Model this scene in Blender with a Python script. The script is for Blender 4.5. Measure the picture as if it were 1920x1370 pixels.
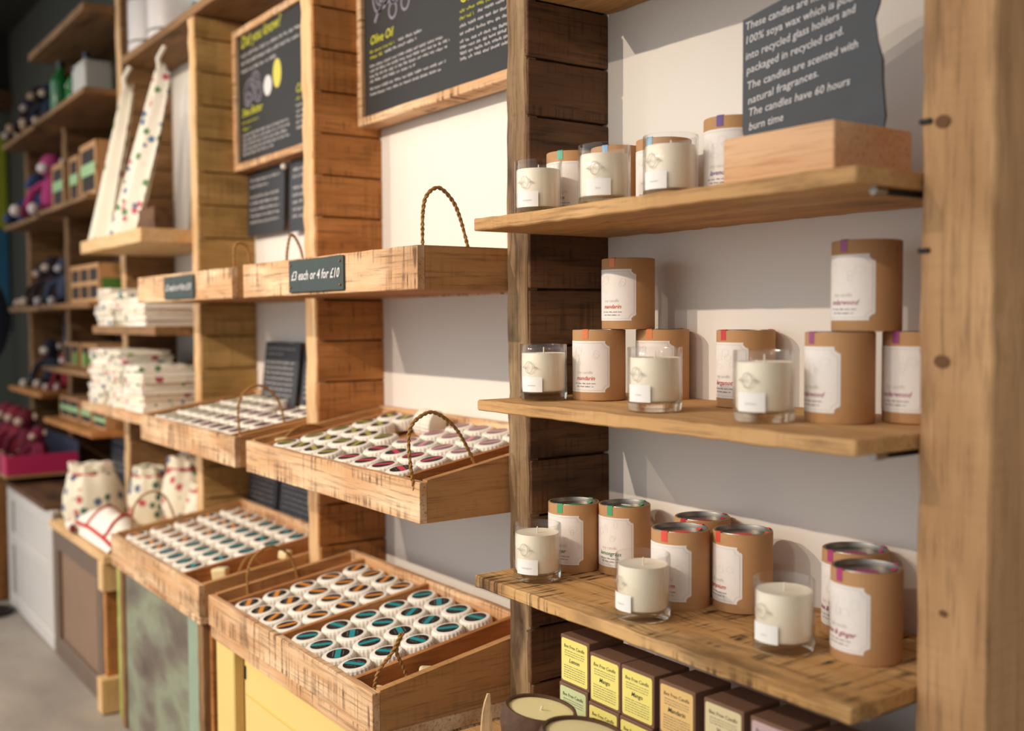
import bpy, bmesh, math, random
from mathutils import Vector, Matrix, noise as mnoise
for o in list(bpy.data.objects): bpy.data.objects.remove(o)
S = bpy.context.scene
COL = S.collection
rnd = random.Random(7)

# ------------------------------------------------------------------ camera
cd = bpy.data.cameras.new('camera'); cam = bpy.data.objects.new('camera', cd); COL.objects.link(cam)
cd.sensor_width = 36.0; cd.lens = 36.0*2000/1920; cd.clip_start = 0.02; cd.clip_end = 60
fwd = Vector((-.8161, .5761, -.0451)).normalized()
rgt = Vector((.5765, .8171, -.00587)); rgt = (rgt - fwd*rgt.dot(fwd)).normalized()
up = rgt.cross(fwd)
M = Matrix((rgt, up, -fwd)).transposed().to_4x4(); M.translation = Vector((0, -1.307, 1.21))
cam.matrix_world = M
cd.dof.use_dof = True; cd.dof.focus_distance = 1.80; cd.dof.aperture_fstop = 2.1; cd.dof.aperture_blades = 9
S.camera = cam
# ------------------------------------------------------------------ view + world
S.view_settings.view_transform = 'Standard'; S.view_settings.look = 'None'
S.view_settings.gamma = 1; S.view_settings.exposure = 0.0; S.view_settings.use_curve_mapping = False
W = bpy.data.worlds.new('world'); S.world = W; W.use_nodes = True
_nt = W.node_tree; _bg = _nt.nodes['Background']
# the shop around the shelves: brighter and cooler from the front left, dim from the right
_tc = _nt.nodes.new('ShaderNodeTexCoord'); _dp = _nt.nodes.new('ShaderNodeVectorMath'); _dp.operation = 'DOT_PRODUCT'
_dp.inputs[1].default_value = (-.62, -.72, .30); _nt.links.new(_tc.outputs['Generated'], _dp.inputs[0])
_mr = _nt.nodes.new('ShaderNodeMapRange'); _mr.inputs['From Min'].default_value = -.2; _mr.inputs['From Max'].default_value = 1.0
_mr.inputs['To Min'].default_value = .26; _mr.inputs['To Max'].default_value = 2.3; _nt.links.new(_dp.outputs['Value'], _mr.inputs['Value'])
_nt.links.new(_mr.outputs[0], _bg.inputs[1]); _bg.inputs[0].default_value = (.64, .67, .70, 1)
# ------------------------------------------------------------------ track spots on the ceiling, in front of the shelving
def spot(x, power, tx, tz, size=70, y=-2.9, z=2.53, col=(1, .85, .69), rad=.016):
    l = bpy.data.lights.new('track_spot', 'SPOT'); o = bpy.data.objects.new('track_spot', l); COL.objects.link(o)
    l.energy = power; l.color = col; l.spot_size = math.radians(size); l.spot_blend = .6; l.shadow_soft_size = rad
    o.location = (x, y, z)
    o.rotation_euler = (Vector((tx, -.1, tz)) - Vector((x, y, z))).to_track_quat('-Z', 'Y').to_euler()
    return o
spot(-0.45, 32, -1.1, 1.1)
spot(-1.45, 60, -1.9, 1.1)
spot(-2.15, 178, -2.6, 1.0)
spot(-3.10, 120, -3.2, 1.0)
spot(-4.40, 60, -4.5, .9, 75)

# ================================================================== materials
MATS = {}
def nodemat(name):
    m = bpy.data.materials.new(name); m.use_nodes = True
    nt = m.node_tree; b = nt.nodes['Principled BSDF']
    return m, nt, b
def N(nt, t, **kw):
    n = nt.nodes.new(t)
    for k, v in kw.items():
        if k.startswith('i_'): n.inputs[int(k[2:])].default_value = v
        else: setattr(n, k, v)
    return n
def L(nt, a, b): nt.links.new(a, b)
def rgb(h):
    h = h.lstrip('#'); v = [int(h[i:i+2], 16)/255 for i in (0, 2, 4)]
    return tuple((c/12.92 if c <= .04045 else ((c+.055)/1.055)**2.4) for c in v) + (1,)
def plain(name, col, rough=.6, metal=0., noise=0.0, scale=30, bump=0., sss=0):
    if name in MATS: return MATS[name]
    m, nt, b = nodemat(name)
    c = rgb(col) if isinstance(col, str) else tuple(col)
    b.inputs['Base Color'].default_value = c; b.inputs['Roughness'].default_value = rough; b.inputs['Metallic'].default_value = metal
    if sss: b.inputs['Subsurface Weight'].default_value = sss; b.inputs['Subsurface Radius'].default_value = (.012, .008, .004); b.inputs['Subsurface Scale'].default_value = 1
    if noise or bump:
        tc = N(nt, 'ShaderNodeTexCoord'); nz = N(nt, 'ShaderNodeTexNoise'); nz.inputs['Scale'].default_value = scale; nz.inputs['Detail'].default_value = 6
        L(nt, tc.outputs['Object'], nz.inputs['Vector'])
        if noise:
            mx = N(nt, 'ShaderNodeMix', data_type='RGBA'); mx.inputs[6].default_value = tuple(x*(1-noise) for x in c[:3])+(1,); mx.inputs[7].default_value = tuple(min(1, x*(1+noise)) for x in c[:3])+(1,)
            L(nt, nz.outputs['Fac'], mx.inputs[0]); L(nt, mx.outputs[2], b.inputs['Base Color'])
        if bump:
            bp = N(nt, 'ShaderNodeBump'); bp.inputs['Strength'].default_value = bump; bp.inputs['Distance'].default_value = .003
            L(nt, nz.outputs['Fac'], bp.inputs['Height']); L(nt, bp.outputs[0], b.inputs['Normal'])
    MATS[name] = m; return m

def wood(name, light, mid, dark, axis='X', saw=0.0, ring=1.0, rough=.7, stain=.25, ringscale=26, sawscale=120):
    """sawn timber: grain runs along the axis, saw marks run across it"""
    if name in MATS: return MATS[name]
    m, nt, b = nodemat(name)
    tc = N(nt, 'ShaderNodeTexCoord'); oi = N(nt, 'ShaderNodeObjectInfo')
    ad = N(nt, 'ShaderNodeVectorMath', operation='MULTIPLY_ADD')
    cb = N(nt, 'ShaderNodeCombineXYZ'); 
    for i in range(3): L(nt, oi.outputs['Random'], cb.inputs[i])
    ad.inputs[1].default_value = (3.7, 5.3, 4.1); L(nt, cb.outputs[0], ad.inputs[0]); L(nt, tc.outputs['Object'], ad.inputs[2])
    a = 'XYZ'.index(axis)
    def mp(al, ac):
        n = N(nt, 'ShaderNodeMapping'); s = [ac]*3; s[a] = al; n.inputs['Scale'].default_value = s; L(nt, ad.outputs[0], n.inputs['Vector']); return n.outputs[0]
    # growth rings: noise field stretched along grain -> sine bands
    nz = N(nt, 'ShaderNodeTexNoise'); nz.inputs['Scale'].default_value = 1; nz.inputs['Detail'].default_value = 2; nz.inputs['Roughness'].default_value = .45
    L(nt, mp(1.6, 9), nz.inputs['Vector'])
    mu = N(nt, 'ShaderNodeMath', operation='MULTIPLY'); mu.inputs[1].default_value = ringscale; L(nt, nz.outputs['Fac'], mu.inputs[0])
    sn = N(nt, 'ShaderNodeMath', operation='SINE'); L(nt, mu.outputs[0], sn.inputs[0])
    rr = N(nt, 'ShaderNodeMapRange'); rr.inputs['From Min'].default_value = -.2; rr.inputs['From Max'].default_value = 1; L(nt, sn.outputs[0], rr.inputs['Value'])
    # fibre streaks
    fz = N(nt, 'ShaderNodeTexNoise'); fz.inputs['Scale'].default_value = 1; fz.inputs['Detail'].default_value = 8; fz.inputs['Roughness'].default_value = .7
    L(nt, mp(6, 150), fz.inputs['Vector'])
    # broad tone
    bz = N(nt, 'ShaderNodeTexNoise'); bz.inputs['Scale'].default_value = 1; bz.inputs['Detail'].default_value = 4; L(nt, mp(2.5, 14), bz.inputs['Vector'])
    lt, md, dk = rgb(light), rgb(mid), rgb(dark)
    m1 = N(nt, 'ShaderNodeMix', data_type='RGBA'); m1.inputs[6].default_value = lt; m1.inputs[7].default_value = md; 
    cr = N(nt, 'ShaderNodeMapRange'); cr.inputs['From Min'].default_value = .3; cr.inputs['From Max'].default_value = .7; L(nt, bz.outputs['Fac'], cr.inputs['Value']); L(nt, cr.outputs[0], m1.inputs[0])
    m2 = N(nt, 'ShaderNodeMix', data_type='RGBA'); m2.inputs[7].default_value = md
    f2 = N(nt, 'ShaderNodeMath', operation='MULTIPLY'); f2.inputs[1].default_value = .75*ring; L(nt, rr.outputs[0], f2.inputs[0]); L(nt, f2.outputs[0], m2.inputs[0]); L(nt, m1.outputs[2], m2.inputs[6])
    m3 = N(nt, 'ShaderNodeMix', data_type='RGBA'); m3.inputs[7].default_value = dk
    f3 = N(nt, 'ShaderNodeMapRange'); f3.inputs['From Min'].default_value = .50; f3.inputs['From Max'].default_value = .72; f3.inputs['To Max'].default_value = .85; L(nt, fz.outputs['Fac'], f3.inputs['Value']); L(nt, f3.outputs[0], m3.inputs[0]); L(nt, m2.outputs[2], m3.inputs[6])
    col = m3.outputs[2]
    # stains
    st = N(nt, 'ShaderNodeTexNoise'); st.inputs['Scale'].default_value = 1; st.inputs['Detail'].default_value = 5; L(nt, mp(4, 11), st.inputs['Vector'])
    fs = N(nt, 'ShaderNodeMapRange'); fs.inputs['From Min'].default_value = .56; fs.inputs['From Max'].default_value = .75; fs.inputs['To Max'].default_value = stain*2; L(nt, st.outputs['Fac'], fs.inputs['Value'])
    m4 = N(nt, 'ShaderNodeMix', data_type='RGBA'); m4.inputs[7].default_value = dk; L(nt, fs.outputs[0], m4.inputs[0]); L(nt, col, m4.inputs[6]); col = m4.outputs[2]
    hgt = fz.outputs['Fac']
    if saw:
        sz = N(nt, 'ShaderNodeTexNoise'); sz.inputs['Scale'].default_value = 1; sz.inputs['Detail'].default_value = 3; L(nt, mp(sawscale, 6), sz.inputs['Vector'])
        pz = N(nt, 'ShaderNodeTexNoise'); pz.inputs['Scale'].default_value = 1; pz.inputs['Detail'].default_value = 3; L(nt, mp(5, 30), pz.inputs['Vector'])
        a1 = N(nt, 'ShaderNodeMapRange'); a1.inputs['From Min'].default_value = .50; a1.inputs['From Max'].default_value = .62; L(nt, sz.outputs['Fac'], a1.inputs['Value'])
        a2 = N(nt, 'ShaderNodeMapRange'); a2.inputs['From Min'].default_value = .42; a2.inputs['From Max'].default_value = .60; L(nt, pz.outputs['Fac'], a2.inputs['Value'])
        ml = N(nt, 'ShaderNodeMath', operation='MULTIPLY'); L(nt, a1.outputs[0], ml.inputs[0]); L(nt, a2.outputs[0], ml.inputs[1])
        ms = N(nt, 'ShaderNodeMath', operation='MULTIPLY'); ms.inputs[1].default_value = saw; L(nt, ml.outputs[0], ms.inputs[0])
        m5 = N(nt, 'ShaderNodeMix', data_type='RGBA'); m5.inputs[7].default_value = dk; L(nt, ms.outputs[0], m5.inputs[0]); L(nt, col, m5.inputs[6]); col = m5.outputs[2]
    L(nt, col, b.inputs['Base Color'])
    b.inputs['Roughness'].default_value = rough; b.inputs['Specular IOR Level'].default_value = .25
    bp = N(nt, 'ShaderNodeBump'); bp.inputs['Strength'].default_value = .5; bp.inputs['Distance'].default_value = .0012
    L(nt, hgt, bp.inputs['Height']); L(nt, bp.outputs[0], b.inputs['Normal'])
    MATS[name] = m; return m

def W_(kind, axis):
    t = dict(
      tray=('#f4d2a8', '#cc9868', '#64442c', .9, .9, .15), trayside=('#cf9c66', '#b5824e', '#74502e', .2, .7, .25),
      shelf=('#d8ab74', '#bd8c55', '#745230', .12, .8, .2), shelftop=('#deb47c', '#bd8b50', '#4a321c', 1.0, .9, .4),
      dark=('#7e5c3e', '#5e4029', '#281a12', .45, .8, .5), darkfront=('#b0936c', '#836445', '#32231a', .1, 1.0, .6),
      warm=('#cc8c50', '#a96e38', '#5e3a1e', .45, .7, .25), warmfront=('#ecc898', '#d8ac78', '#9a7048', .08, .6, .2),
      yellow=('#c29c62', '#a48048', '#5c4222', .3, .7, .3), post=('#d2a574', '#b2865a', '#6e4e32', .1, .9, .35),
      farwood=('#a07850', '#82603c', '#463222', .1, .6, .3), raw=('#ecc898', '#d6ac74', '#a07848', .15, .6, .1),
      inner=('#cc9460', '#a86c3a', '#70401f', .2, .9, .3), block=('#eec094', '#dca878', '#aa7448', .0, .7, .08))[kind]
    return wood('%s_wood_%s' % (kind, axis.lower()), t[0], t[1], t[2], axis, saw=t[3], ring=t[4], stain=t[5])

def glassy(name, tint=(1, 1, .995), refl=1.0, alpha=1.0):
    """thin clear glass: lets light straight through and mirrors at its Fresnel rate"""
    if name in MATS: return MATS[name]
    m, nt, b = nodemat(name); nt.nodes.remove(b); out = nt.nodes['Material Output']
    tr = N(nt, 'ShaderNodeBsdfTransparent'); tr.inputs[0].default_value = (*tint, 1)
    gl = N(nt, 'ShaderNodeBsdfGlossy'); gl.inputs['Roughness'].default_value = .02
    fr = N(nt, 'ShaderNodeLayerWeight'); fr.inputs['Blend'].default_value = .5
    pw = N(nt, 'ShaderNodeMath', operation='POWER'); pw.inputs[1].default_value = 3.6; L(nt, fr.outputs['Facing'], pw.inputs[0])
    mu = N(nt, 'ShaderNodeMath', operation='MULTIPLY_ADD'); mu.inputs[1].default_value = .9*refl; mu.inputs[2].default_value = .045*refl; L(nt, pw.outputs[0], mu.inputs[0])
    mx = N(nt, 'ShaderNodeMixShader'); L(nt, mu.outputs[0], mx.inputs[0]); L(nt, tr.outputs[0], mx.inputs[1]); L(nt, gl.outputs[0], mx.inputs[2]); L(nt, mx.outputs[0], out.inputs[0])
    MATS[name] = m; return m
def thickglass(name):
    if name in MATS: return MATS[name]
    m, nt, b = nodemat(name); nt.nodes.remove(b); out = nt.nodes['Material Output']
    g = N(nt, 'ShaderNodeBsdfGlass'); g.inputs['IOR'].default_value = 1.45; g.inputs['Roughness'].default_value = .01; g.inputs['Color'].default_value = (.97, .98, .95, 1)
    tr = N(nt, 'ShaderNodeBsdfTransparent'); tr.inputs[0].default_value = (.95, .96, .93, 1)
    mx = N(nt, 'ShaderNodeMixShader'); mx.inputs[0].default_value = .3; L(nt, g.outputs[0], mx.inputs[1]); L(nt, tr.outputs[0], mx.inputs[2]); L(nt, mx.outputs[0], out.inputs[0])
    MATS[name] = m; return m
def printed(name, base='#eee4d2', cols=('#c8506a', '#4f7a52', '#5a6f8c'), scale=22, dens=.30):
    """cotton with scattered printed flowers"""
    if name in MATS: return MATS[name]
    m, nt, b = nodemat(name)
    tc = N(nt, 'ShaderNodeTexCoord'); oi = N(nt, 'ShaderNodeObjectInfo')
    ad = N(nt, 'ShaderNodeVectorMath', operation='ADD'); L(nt, tc.outputs['Object'], ad.inputs[0]); L(nt, oi.outputs['Random'], ad.inputs[1])
    v = N(nt, 'ShaderNodeTexVoronoi'); v.inputs['Scale'].default_value = scale; L(nt, ad.outputs[0], v.inputs['Vector'])
    n2 = N(nt, 'ShaderNodeTexNoise'); n2.inputs['Scale'].default_value = scale*5; L(nt, ad.outputs[0], n2.inputs['Vector'])
    sm = N(nt, 'ShaderNodeMath', operation='MULTIPLY_ADD'); sm.inputs[1].default_value = .25; L(nt, n2.outputs['Fac'], sm.inputs[0]); L(nt, v.outputs['Distance'], sm.inputs[2])
    lt = N(nt, 'ShaderNodeMath', operation='LESS_THAN'); lt.inputs[1].default_value = dens + .12; L(nt, sm.outputs[0], lt.inputs[0])
    sp = N(nt, 'ShaderNodeSeparateColor'); L(nt, v.outputs['Color'], sp.inputs[0])
    cr = N(nt, 'ShaderNodeValToRGB'); cr.color_ramp.interpolation = 'CONSTANT'
    e = cr.color_ramp.elements; e[0].color = rgb(cols[0]); e[1].position = .33; e[1].color = rgb(cols[1]); k = e.new(.66); k.color = rgb(cols[2])
    L(nt, sp.outputs[0], cr.inputs[0])
    mx = N(nt, 'ShaderNodeMix', data_type='RGBA'); mx.inputs[6].default_value = rgb(base); L(nt, lt.outputs[0], mx.inputs[0]); L(nt, cr.outputs[0], mx.inputs[7])
    L(nt, mx.outputs[2], b.inputs['Base Color']); b.inputs['Roughness'].default_value = .9
    wv = N(nt, 'ShaderNodeTexNoise'); wv.inputs['Scale'].default_value = 40; L(nt, tc.outputs['Object'], wv.inputs['Vector'])
    bp = N(nt, 'ShaderNodeBump'); bp.inputs['Strength'].default_value = .5; bp.inputs['Distance'].default_value = .006; L(nt, wv.outputs['Fac'], bp.inputs['Height']); L(nt, bp.outputs[0], b.inputs['Normal'])
    MATS[name] = m; return m
def patchpaint(name, cols, scale=5):
    """old paint worn off in patches"""
    if name in MATS: return MATS[name]
    m, nt, b = nodemat(name)
    tc = N(nt, 'ShaderNodeTexCoord'); mp = N(nt, 'ShaderNodeMapping'); mp.inputs['Scale'].default_value = (.55, 1, 1.1); L(nt, tc.outputs['Object'], mp.inputs[0])
    nz = N(nt, 'ShaderNodeTexNoise'); nz.inputs['Scale'].default_value = scale; nz.inputs['Detail'].default_value = 4; L(nt, mp.outputs[0], nz.inputs['Vector'])
    cr = N(nt, 'ShaderNodeValToRGB'); e = cr.color_ramp.elements
    e[0].position = .32; e[0].color = rgb(cols[0]); e[1].position = .68; e[1].color = rgb(cols[-1])
    for i, c in enumerate(cols[1:-1]):
        k = e.new(.32+.36*(i+1)/(len(cols)-1)); k.color = rgb(c)
    L(nt, nz.outputs['Fac'], cr.inputs[0]); L(nt, cr.outputs[0], b.inputs['Base Color']); b.inputs['Roughness'].default_value = .6
    MATS[name] = m; return m

# plain materials
KRAFT = plain('kraft_card', '#b98a5a', .75, noise=.08, scale=60)
KRAFTD = plain('kraft_card_inner', '#6d4c34', .85)
CREAM = plain('cream_label_paper', '#efe6dc', .8, noise=.03, scale=90)
WHITEP = plain('white_sticker_paper', '#f4f0e8', .7)
INKG = plain('grey_ink', '#8d8782', .8); INKD = plain('dark_ink', '#4a443f', .8); INKL = plain('pale_ink', '#cfc7bc', .8)
WAX = plain('soy_wax', '#f8ead0', .45, sss=.12); WICK = plain('wick_cotton', '#e8dcc0', .9)
SLATE = plain('slate', '#33363a', .55, noise=.18, scale=25, bump=.4)
SLATEG = plain('green_slate', '#34403a', .6, noise=.15, scale=25, bump=.3)
BOARD = plain('blackboard_paint', '#262422', .65, noise=.08, scale=8)
CHALK = plain('white_chalk', '#d8d2cf', .9); CHALKY = plain('yellow_chalk', '#c9c62e', .9); CHALKD = plain('faint_chalk', '#85808a', .9)
METAL = plain('tin_metal', '#9b958c', .35, .9); IRON = plain('black_iron', '#1d1a1a', .5, .4)
ROPE = plain('jute_rope', '#a5793f', .95, noise=.35, scale=260, bump=.6)
SOAPW = plain('pleated_white_paper', '#efe6d6', .75); LIDBLK = plain('black_sticker', '#211d1b', .5)
WOODGLUE = plain('soap_wax_chunk', '#ead9a4', .55, sss=.3)
GLASSM = glassy('clear_glass_wall'); GLASSB = thickglass('thick_glass_base')

# ================================================================== mesh helpers
class MB:
    def __init__(s): s.v = []; s.f = []; s.m = []
    def add(s, vs, fs, mi=0):
        o = len(s.v); s.v += [tuple(v) for v in vs]; s.f += [tuple(i+o for i in f) for f in fs]; s.m += [mi]*len(fs); return s
    def plank(s, x0, x1, y0, y1, z0, z1, axis='X', b=.0015, seg=1, jit=0.0, seed=0, mi=0):
        """a board with eased edges; jit makes its long edges ragged"""
        r = random.Random(seed); lo = [x0, y0, z0]; hi = [x1, y1, z1]
        a = 'XYZ'.index(axis); u, w = [i for i in range(3) if i != a]
        if axis == 'Y': u, w = w, u
        b = min(b, (hi[u]-lo[u])*.3, (hi[w]-lo[w])*.3)
        vs = []; n = seg+1; ends = [lo[a], lo[a]+b] + [lo[a]+(hi[a]-lo[a])*k/seg for k in range(1, seg)] + [hi[a]-b, hi[a]]
        js = [[r.uniform(-jit, jit) for _ in range(4)] for _ in ends]
        for k, t in enumerate(ends):
            inset = b*.7 if k in (0, len(ends)-1) else 0
            U0, U1, W0, W1 = lo[u]+inset, hi[u]-inset, lo[w]+inset, hi[w]-inset
            if 0 < k < len(ends)-1: U0 += js[k][0]; U1 += js[k][1]; W0 += js[k][2]; W1 += js[k][3]
            ring = [(U0+b, W0), (U1-b, W0), (U1, W0+b), (U1, W1-b), (U1-b, W1), (U0+b, W1), (U0, W1-b), (U0, W0+b)]
            for p in ring:
                q = [0, 0, 0]; q[a] = t; q[u] = p[0]; q[w] = p[1]; vs.append(q)
        fs = []; m = len(ends)
        for k in range(m-1):
            for i in range(8):
                j = (i+1) % 8; fs.append((k*8+i, k*8+j, (k+1)*8+j, (k+1)*8+i))
        fs.append(tuple(reversed(range(8)))); fs.append(tuple((m-1)*8+i for i in range(8)))
        if a == 1: pass
        return s.add(vs, fs, mi)
    def hull8(s, pts, mi=0):
        """box from eight corners: bottom 4 ccw then top 4"""
        return s.add(pts, [(3, 2, 1, 0), (4, 5, 6, 7), (0, 1, 5, 4), (1, 2, 6, 5), (2, 3, 7, 6), (3, 0, 4, 7)], mi)
    def lathe(s, prof, n=48, c=(0, 0, 0), closed=False, mi=0):
        vs = []; fs = []; m = len(prof)
        for r, z in prof:
            for i in range(n):
                a = 2*math.pi*i/n; vs.append((c[0]+r*math.cos(a), c[1]+r*math.sin(a), c[2]+z))
        for k in range(m-1 if not closed else m):
            k2 = (k+1) % m
            for i in range(n):
                j = (i+1) % n; fs.append((k*n+i, k*n+j, k2*n+j, k2*n+i))
        if not closed:
            if prof[0][0] > 1e-6: fs.append(tuple(reversed(range(n))))
            if prof[-1][0] > 1e-6: fs.append(tuple((m-1)*n+i for i in range(n)))
        return s.add(vs, fs, mi)
    def tube(s, pts, r, n=8, mi=0, taper=None):
        P = [Vector(p) for p in pts]; vs = []; fs = []; prev = None
        for k, p in enumerate(P):
            d = (P[min(k+1, len(P)-1)]-P[max(k-1, 0)]).normalized()
            ref = prev if prev else (Vector((0, 0, 1)) if abs(d.z) < .9 else Vector((1, 0, 0)))
            x = d.cross(ref).normalized() if not prev else (ref - d*ref.dot(d)).normalized()
            y = d.cross(x); prev = x
            rr = r*(taper[k] if taper else 1)
            for i in range(n):
                a = 2*math.pi*i/n; vs.append(p + x*rr*math.cos(a) + y*rr*math.sin(a))
        for k in range(len(P)-1):
            for i in range(n):
                j = (i+1) % n; fs.append((k*n+i, k*n+j, (k+1)*n+j, (k+1)*n+i))
        fs.append(tuple(reversed(range(n)))); fs.append(tuple((len(P)-1)*n+i for i in range(n)))
        return s.add(vs, fs, mi)
    def ball(s, c, r, n=16, m=10, mi=0, nz=0, seed=0, rot=0):
        rx, ry, rz = r if isinstance(r, (tuple, list)) else (r, r, r); vs = []; fs = []
        cr, sr = math.cos(rot), math.sin(rot)
        for k in range(m+1):
            t = math.pi*k/m
            for i in range(n):
                a = 2*math.pi*i/n; d = Vector((math.sin(t)*math.cos(a), math.sin(t)*math.sin(a), -math.cos(t)))
                q = 1+nz*mnoise.noise(d*2.3+Vector((seed*3.1, seed, 0))) if nz else 1
                x, y = d.x*rx*q, d.y*ry*q
                vs.append((c[0]+x*cr-y*sr, c[1]+x*sr+y*cr, c[2]+d.z*rz*q))
        for k in range(m):
            for i in range(n):
                j = (i+1) % n; fs.append((k*n+i, k*n+j, (k+1)*n+j, (k+1)*n+i))
        return s.add(vs, fs, mi)
    def build(s, name, mat, parent=None, smooth=False, loc=None, label=None):
        me = bpy.data.meshes.new(name); off = Vector(parent['_o']) if parent and '_o' in parent else Vector((0, 0, 0))
        if loc is not None: off = Vector(loc)
        me.from_pydata([tuple(Vector(v)-off) for v in s.v], [], s.f)
        mats = mat if isinstance(mat, (list, tuple)) else [mat]
        for m in mats: me.materials.append(m)
        for p, mi in zip(me.polygons, s.m): p.material_index = mi; p.use_smooth = smooth
        bm = bmesh.new(); bm.from_mesh(me); bmesh.ops.remove_doubles(bm, verts=bm.verts, dist=1e-6); bmesh.ops.recalc_face_normals(bm, faces=bm.faces); bm.to_mesh(me); bm.free()
        if smooth and hasattr(me, 'set_sharp_from_angle'): me.set_sharp_from_angle(angle=math.radians(40))
        o = bpy.data.objects.new(name, me); COL.objects.link(o)
        if parent:
            o.parent = parent
            if '_o' in parent and loc is None: o['_o'] = list(parent['_o'])
        if loc is not None: o.location = loc
        if label: o['label'] = label
        return o
def tag(o, label, cat=None, group=None, kind=None):
    if label: o['label'] = label
    if cat: o['category'] = cat
    if group: o['group'] = group
    if kind: o['kind'] = kind
    return o
def thing(name, label, cat, loc=(0, 0, 0), group=None, rz=0):
    o = bpy.data.objects.new(name, None); COL.objects.link(o); o.location = loc; o.rotation_euler = (0, 0, rz)
    o.empty_display_size = .02
    o['_o'] = [0., 0., 0.] if rz or loc == (0, 0, 0) else list(loc)
    return tag(o, label, cat, group)
def local_thing(name, label, cat, loc, group=None, rz=0):
    """an Empty whose parts are modelled around its own origin"""
    o = thing(name, label, cat, loc, group, rz); o['_o'] = [0., 0., 0.]; return o
def copy_tree(src, parent=None):
    c = src.copy(); COL.objects.link(c)
    if parent: c.parent = parent
    for ch in src.children: copy_tree(ch, c)
    return c
def struct(mb, name, mat, **k): return tag(mb.build(name, mat, **k), None, kind='structure')

# ---- writing -----------------------------------------------------
def text_mesh(txt, size, shear=.2, align='LEFT', bold=0):
    cu = bpy.data.curves.new('t', 'FONT'); cu.body = txt; cu.size = size; cu.shear = shear; cu.align_x = align; cu.resolution_u = 2; cu.offset = bold
    o = bpy.data.objects.new('t', cu); me = bpy.data.meshes.new_from_object(o)
    vs = [tuple(v.co) for v in me.vertices]; fs = [tuple(p.vertices) for p in me.polygons]
    bpy.data.objects.remove(o); bpy.data.curves.remove(cu); bpy.data.meshes.remove(me)
    return vs, fs
def scrawl(w, h, seed, thick=None, wordy=True):
    """an unreadable handwritten line as ribbon strokes in the XY plane"""
    r = random.Random(seed); vs = []; fs = []; th = thick or h*.13; x = 0
    while x < w:
        wl = r.uniform(2.0, 5.5)*h*.8; xe = min(w, x+wl); pts = []; up_ = True
        while x < xe:
            pts.append((x+r.uniform(-.1, .1)*h, (r.uniform(.55, 1.0) if up_ else r.uniform(-.05, .2))*h)); up_ = not up_; x += h*.27
        for (a, b), (c, d) in zip(pts, pts[1:]):
            o = len(vs); vs += [(a-th/2, b, 0), (a+th/2, b, 0), (c+th/2, d, 0), (c-th/2, d, 0)]; fs.append((o, o+1, o+2, o+3))
        x += h*.55
    return vs, fs
class Ink:
    """collects flat writing, then maps it on a plane (front facing -Y) or on a cylinder"""
    def __init__(s): s.v = []; s.f = []
    def put(s, vf, x, y, rot=0):
        vs, fs = vf; o = len(s.v); c, n = math.cos(rot), math.sin(rot)
        s.v += [(x+v[0]*c-v[1]*n, y+v[0]*n+v[1]*c) for v in vs]; s.f += [tuple(i+o for i in f) for f in fs]; return s
    def ring(s, x, y, rx, ry, th, n=28):
        o = len(s.v)
        for i in range(n):
            a = 2*math.pi*i/n; s.v += [(x+rx*math.cos(a), y+ry*math.sin(a)), (x+(rx-th)*math.cos(a), y+(ry-th)*math.sin(a))]
        for i in range(n): j = (i+1) % n; s.f.append((o+2*i, o+2*j, o+2*j+1, o+2*i+1))
        return s
    def disc(s, x, y, rx, ry, n=24, a0=0, a1=2*math.pi):
        o = len(s.v)
        for i in range(n): a = a0+(a1-a0)*i/(n-1 if a1-a0 < 6.28 else n); s.v.append((x+rx*math.cos(a), y+ry*math.sin(a)))
        s.f.append(tuple(range(o, o+n))); return s
    def line(s, pts, th):
        for a, b in zip(pts, pts[1:]):
            d = Vector((b[0]-a[0], b[1]-a[1])); 
            if d.length < 1e-9: continue
            n = Vector((-d.y, d.x)).normalized()*th/2; o = len(s.v)
            s.v += [(a[0]+n.x, a[1]+n.y), (a[0]-n.x, a[1]-n.y), (b[0]-n.x, b[1]-n.y), (b[0]+n.x, b[1]+n.y)]; s.f.append((o, o+1, o+2, o+3))
        return s
    def flat(s, name, mat, parent, origin, xa, ya, label=None):
        O, X, Y = Vector(origin), Vector(xa), Vector(ya); mb = MB(); mb.add([O+X*v[0]+Y*v[1] for v in s.v], s.f)
        return s._mk(mb, name, mat, parent, label)
    def wrap(s, name, mat, parent, r, ang, z0, label=None):
        mb = MB(); mb.add([(r*math.cos(ang+v[0]/r), r*math.sin(ang+v[0]/r), z0+v[1]) for v in s.v], s.f)
        return s._mk(mb, name, mat, parent, label)
    def _mk(s, mb, name, mat, parent, label):
        me = bpy.data.meshes.new(name); off = Vector(parent['_o']) if parent and '_o' in parent else Vector((0, 0, 0))
        me.from_pydata([tuple(Vector(v)-off) for v in mb.v], [], mb.f); me.materials.append(mat)
        o = bpy.data.objects.new(name, me); COL.objects.link(o)
        if parent:
            o.parent = parent
            if '_o' in parent: o['_o'] = list(parent['_o'])
        if label: o['label'] = label
        return o
FX, FZ = (1, 0, 0), (0, 0, 1)

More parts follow.
